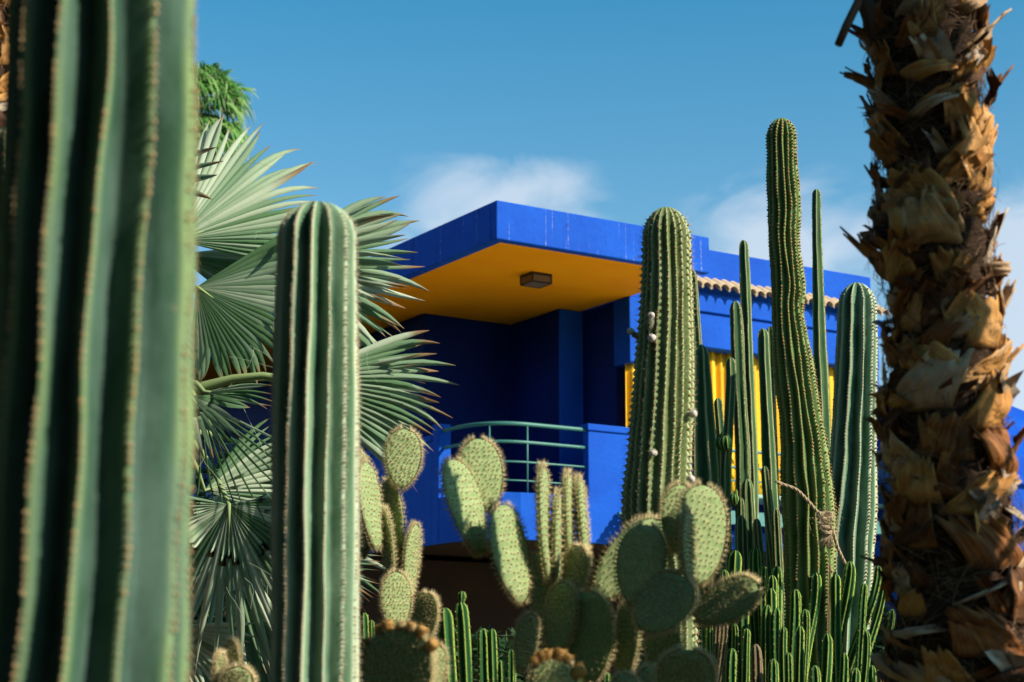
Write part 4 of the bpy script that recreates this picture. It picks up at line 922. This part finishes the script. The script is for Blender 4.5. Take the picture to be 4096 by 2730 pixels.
# ------------------------------------------------------------------ shaggy palm trunks
def shaggy(label, line, d, seed, nboot, ztop_extra, view=True, group=None, nfib=2600, nsmall=170):
    rnd = random.Random(seed)
    pts = [(*P(x, y, d), w * SC(d)) for x, y, w in line]
    b = pts[-1]; pts.append((b[0], b[1], -.02, b[3] * 1.1)); pts = [(p[0], p[1], p[2], p[3]) for p in pts]
    path = smoothpath(pts, .03); root = thing('palm_trunk', (path[-1][0], path[-1][1], 0), label, 'palm', group)
    def at(z):
        lo, hi = 0, len(path) - 1       # path runs downward
        while hi - lo > 1:
            m_ = (lo + hi) // 2
            if path[m_][2] >= z: lo = m_
            else: hi = m_
        a, c = path[lo], path[hi]; t = (a[2] - z) / max(1e-6, a[2] - c[2]); t = min(max(t, -3), 1); return [a[i] + (c[i] - a[i]) * t for i in range(4)]
    m = MB(); rows = []
    for p in path:
        row = []
        for i in range(28):
            a = 2 * PI * i / 28; r = p[3] * .88 * (1 + .10 * noise.noise(Vector((math.cos(a) * 2.2, math.sin(a) * 2.2, p[2] * 7 + seed))) + .05 * noise.noise(Vector((math.cos(a) * 9, math.sin(a) * 9, p[2] * 25))))
            row.append(m.vert((p[0] + math.sin(a) * r, p[1] - math.cos(a) * r, p[2]), 1., 0, (i / 4, p[2] * 3)))
        rows.append(row)
    m.quadgrid(rows[::-1], True); m.face(*rows[0]); m.build('trunk', M['core'], root)
    ztop = path[0][2]; zlow = 1.45
    def boot(th, z, h, w, lean, out, curl, tone, rag=.25, dark=0., r0=.86, tipw=.45, nv=11, tw=0., lift=.0, arch=0., into=None):
        m = into or MB(); rows = []; NU = 13 if into is None else 7; rg = [rnd.uniform(-rag, rag) for _ in range(NU)]; sd_ = rnd.uniform(0, 50)
        for j in range(nv + 1):
            v = j / nv; row = []
            for i in range(NU):
                u = (i / (NU - 1)) * 2 - 1; ww = w * (1 - (1 - tipw) * v ** .8)
                vv = v * (1 + rg[i] * v ** 3)
                zz = z + h * vv + tw * u * w * .1; q = at(zz); a = th + u * ww + lean * vv
                r = q[3] * (r0 + .03) + arch * math.sin(PI * min(1, v)) + out * vv ** 1.7 + curl * u * u * v * q[3] + .016 * noise.noise(Vector((u * 2, v * 4, sd_))) + .006 * noise.noise(Vector((u * 7, v * 3, sd_))) + lift + (.035 * q[3] * (1 - u * u))
                if v == 0: r -= .02
                row.append(m.vert((q[0] + math.sin(a) * r, q[1] - math.cos(a) * r, zz), dark, tone, ((u + 1) * .5 + sd_, v * h * 4)))
            rows.append(row)
        m.quadgrid(rows)
        if into is not None: return
        o = m.build('leaf_base', M['boot'], root); s = o.modifiers.new('thick', 'SOLIDIFY'); s.thickness = .005; s.offset = 0
    H_ = ztop - zlow; gold_a = math.radians(137.5) 
    for k in range(nboot):
        z = zlow + H_ * (k + .5) / nboot; th = (k * gold_a + rnd.uniform(-.25, .25)); th = (th + PI) % (2 * PI) - PI
        if abs(th) > 2.2: th = rnd.uniform(-1.9, 1.9)
        kind = rnd.random()
        if kind < .72: boot(th, z, rnd.uniform(.09, .15), rnd.uniform(.34, .70), rnd.choice((-1, 1)) * rnd.uniform(.1, .7), rnd.uniform(.0, .03), rnd.uniform(.02, .20), rnd.uniform(.1, .85), .12, tipw=rnd.uniform(.35, .7), arch=rnd.uniform(0, .03))
        elif kind < .92: boot(th, z, rnd.uniform(.02, .08), rnd.uniform(.12, .22), rnd.choice((-1, 1)) * rnd.uniform(.6, 1.0), -.01, .05, rnd.uniform(.6, 1.), .2, tw=rnd.uniform(-1, 1), lift=.012, tipw=.7, arch=rnd.uniform(.02, .045))
        else: boot(th, z, rnd.uniform(.06, .10), rnd.uniform(.2, .34), rnd.uniform(-.2, .2), rnd.uniform(.02, .045), .1, rnd.uniform(.4, .8), .35, tipw=.5)
    sm = MB()
    for k in range(nsmall):
        z = rnd.uniform(zlow, ztop); th = rnd.uniform(-2.1, 2.1)
        boot(th, z, rnd.uniform(.04, .10), rnd.uniform(.14, .32), rnd.choice((-1, 1)) * rnd.uniform(.1, .6), rnd.uniform(.0, .03), rnd.uniform(.0, .3), rnd.random(), .2, tipw=rnd.uniform(.4, .8), nv=6, lift=rnd.uniform(-.004, .012), arch=rnd.uniform(0, .02), into=sm)
    tag(sm.build('bark_scale', M['boot'], root), kind='stuff')
    f = MB()
    for _ in range(nfib):
        z = rnd.uniform(zlow, ztop); th = rnd.uniform(-2.1, 2.1); L = rnd.uniform(.04, .13); dz = rnd.gauss(.35, .6) * L; da = rnd.gauss(0, 1.) * L * 5; out = abs(rnd.gauss(0, .007)); q = at(z); r_ = rnd.uniform(.82, 1.0); pp = []
        for i in range(5):
            t = i / 4; a = th + da * t; r = q[3] * r_ + .01 + out * math.sin(t * 2.2) + out * t * t; pp.append(Vector((q[0] + math.sin(a) * r, q[1] - math.cos(a) * r, z + dz * t - .03 * t * t)))
        f.tube(pp, [.0011, .0010, .0008, .0006, .0003], 3, a=rnd.random() ** 2, b=rnd.random() * .6, cap=False)
    tag(f.build('fibre', M['fibre'], root), kind='stuff')
    return root, at, boot
RT, rat, rboot = shaggy('thick shaggy palm trunk covered in curled brown leaf bases at the right edge', [(2105, -160, 132), (2115, -40, 132), (2122, 60, 128), (2135, 250, 128), (2142, 420, 122), (2140, 560, 134), (2160, 700, 124), (2168, 850, 128), (2176, 1000, 130), (2186, 1150, 140), (2200, 1350, 152), (2216, 1568, 165)], 4.6, 11, 82, 0, nfib=4200)
# big boots whose outline stands out against the sky: y px of the base, side angle, height, ...
for y, th_, h, w_, out, tone, lean, cu in [(520, -1.75, .16, .5, .03, .2, .1, .1), (640, -1.75, .12, .5, .07, .3, .0, .0), (215, -1.8, .07, .35, .07, .2, 0, 0), (330, -1.7, .12, .4, .03, .2, 0, 0), (120, -1.7, .07, .3, .05, .2, 0, 0),
                                  (150, 1.2, .12, .6, .06, .8, .3, .2), (300, 1.55, .14, .5, .05, .2, 0, .2), (640, 1.35, .16, .5, .04, .95, .2, .1), (790, 1.5, .14, .45, .04, .9, .1, .2), (1000, 1.0, .22, .65, .02, .6, .2, .1), (1120, 1.6, .16, .2, .07, .2, -.1, 0),
                                  (1090, -1.6, .12, .35, .04, .2, 0, 0), (1030, -1.75, .07, .35, .05, .2, 0, 0), (1330, -1.7, .05, .4, .05, .2, 0, 0), (900, 1.5, .10, .4, .05, .7, 0, .1), (450, .9, .15, .7, .03, .6, .25, .1), (920, .6, .12, .8, .03, .7, .5, .1)]:
    rboot(th_, P(2140, y, 4.6).z, h, w_, lean, out, cu, tone, .3, tipw=.55)
# dry leaf stalk snapped and hanging at the top left of the trunk
m = MB(); m.tube([P(1975, -60, 4.5), P(1972, 5, 4.45), P(1945, 60, 4.42), P(1926, 104, 4.42)], [.011, .012, .012, .011], 8, a=.7, b=.3); m.build('dry_stalk', M['boot'], RT); m = MB()
m.tube([P(1985, -40, 4.5), P(1990, 20, 4.5), P(2003, 92, 4.5)], [.02, .022, .008], 8, a=.8)
m.build('dry_stalk', M['boot'], RT); m = MB(); m.tube([P(2243, 100, 4.5), P(2256, 88, 4.45), P(2270, 74, 4.42)], [.006, .006, .005], 6, a=.6)
m.build('dry_stalk', M['boot'], RT)
shaggy('brown palm trunk with orange leaf bases showing in the upper left corner', [(-86, -160, 125), (-86, 0, 125), (-88, 300, 120), (-95, 600, 120), (-95, 1000, 120), (-95, 1568, 125)], 5.6, 5, 60, 0, nfib=900)

n_ = MB(); rnd = random.Random(9); bx_, by_ = 2.44, 3.67; rows = []  # unseen trunk added to shade the left of the shaggy palm
for j in range(60):
    z = -.05 + j * .1; rows.append([n_.vert((bx_ + math.sin(2 * PI * i / 20) * .15 * (1 + .2 * noise.noise(Vector((i * .8, z * 4, 3)))), by_ + math.cos(2 * PI * i / 20) * .15 * (1 + .2 * noise.noise(Vector((i * .8, z * 4, 9)))), z), 0, .5, (i / 5, z * 3)) for i in range(20)])
n_.quadgrid(rows, True); NP = thing('palm_trunk', (bx_, by_, 0), 'added unseen palm trunk just outside the frame, shading the shaggy one', 'palm'); n_.build('trunk', M['boot'], NP)
q_ = MB()
for k in range(160):
    z = rnd.uniform(.8, 5.8); a = rnd.uniform(0, 6.28); p = Vector((bx_ + math.cos(a) * .15, by_ + math.sin(a) * .15, z)); t_ = Vector((-math.sin(a), math.cos(a), 0)); o_ = Vector((math.cos(a), math.sin(a), 0)); w_ = rnd.uniform(.03, .06)
    i = [q_.vert(p - t_ * w_, 0, .5), q_.vert(p + t_ * w_, 0, .5), q_.vert(p + t_ * w_ * .6 + o_ * .07 + Vector((0, 0, .12)), 0, .5), q_.vert(p - t_ * w_ * .6 + o_ * .07 + Vector((0, 0, .12)), 0, .5)]; q_.face(*i)
tag(q_.build('leaf_base', M['boot'], NP), kind='stuff')
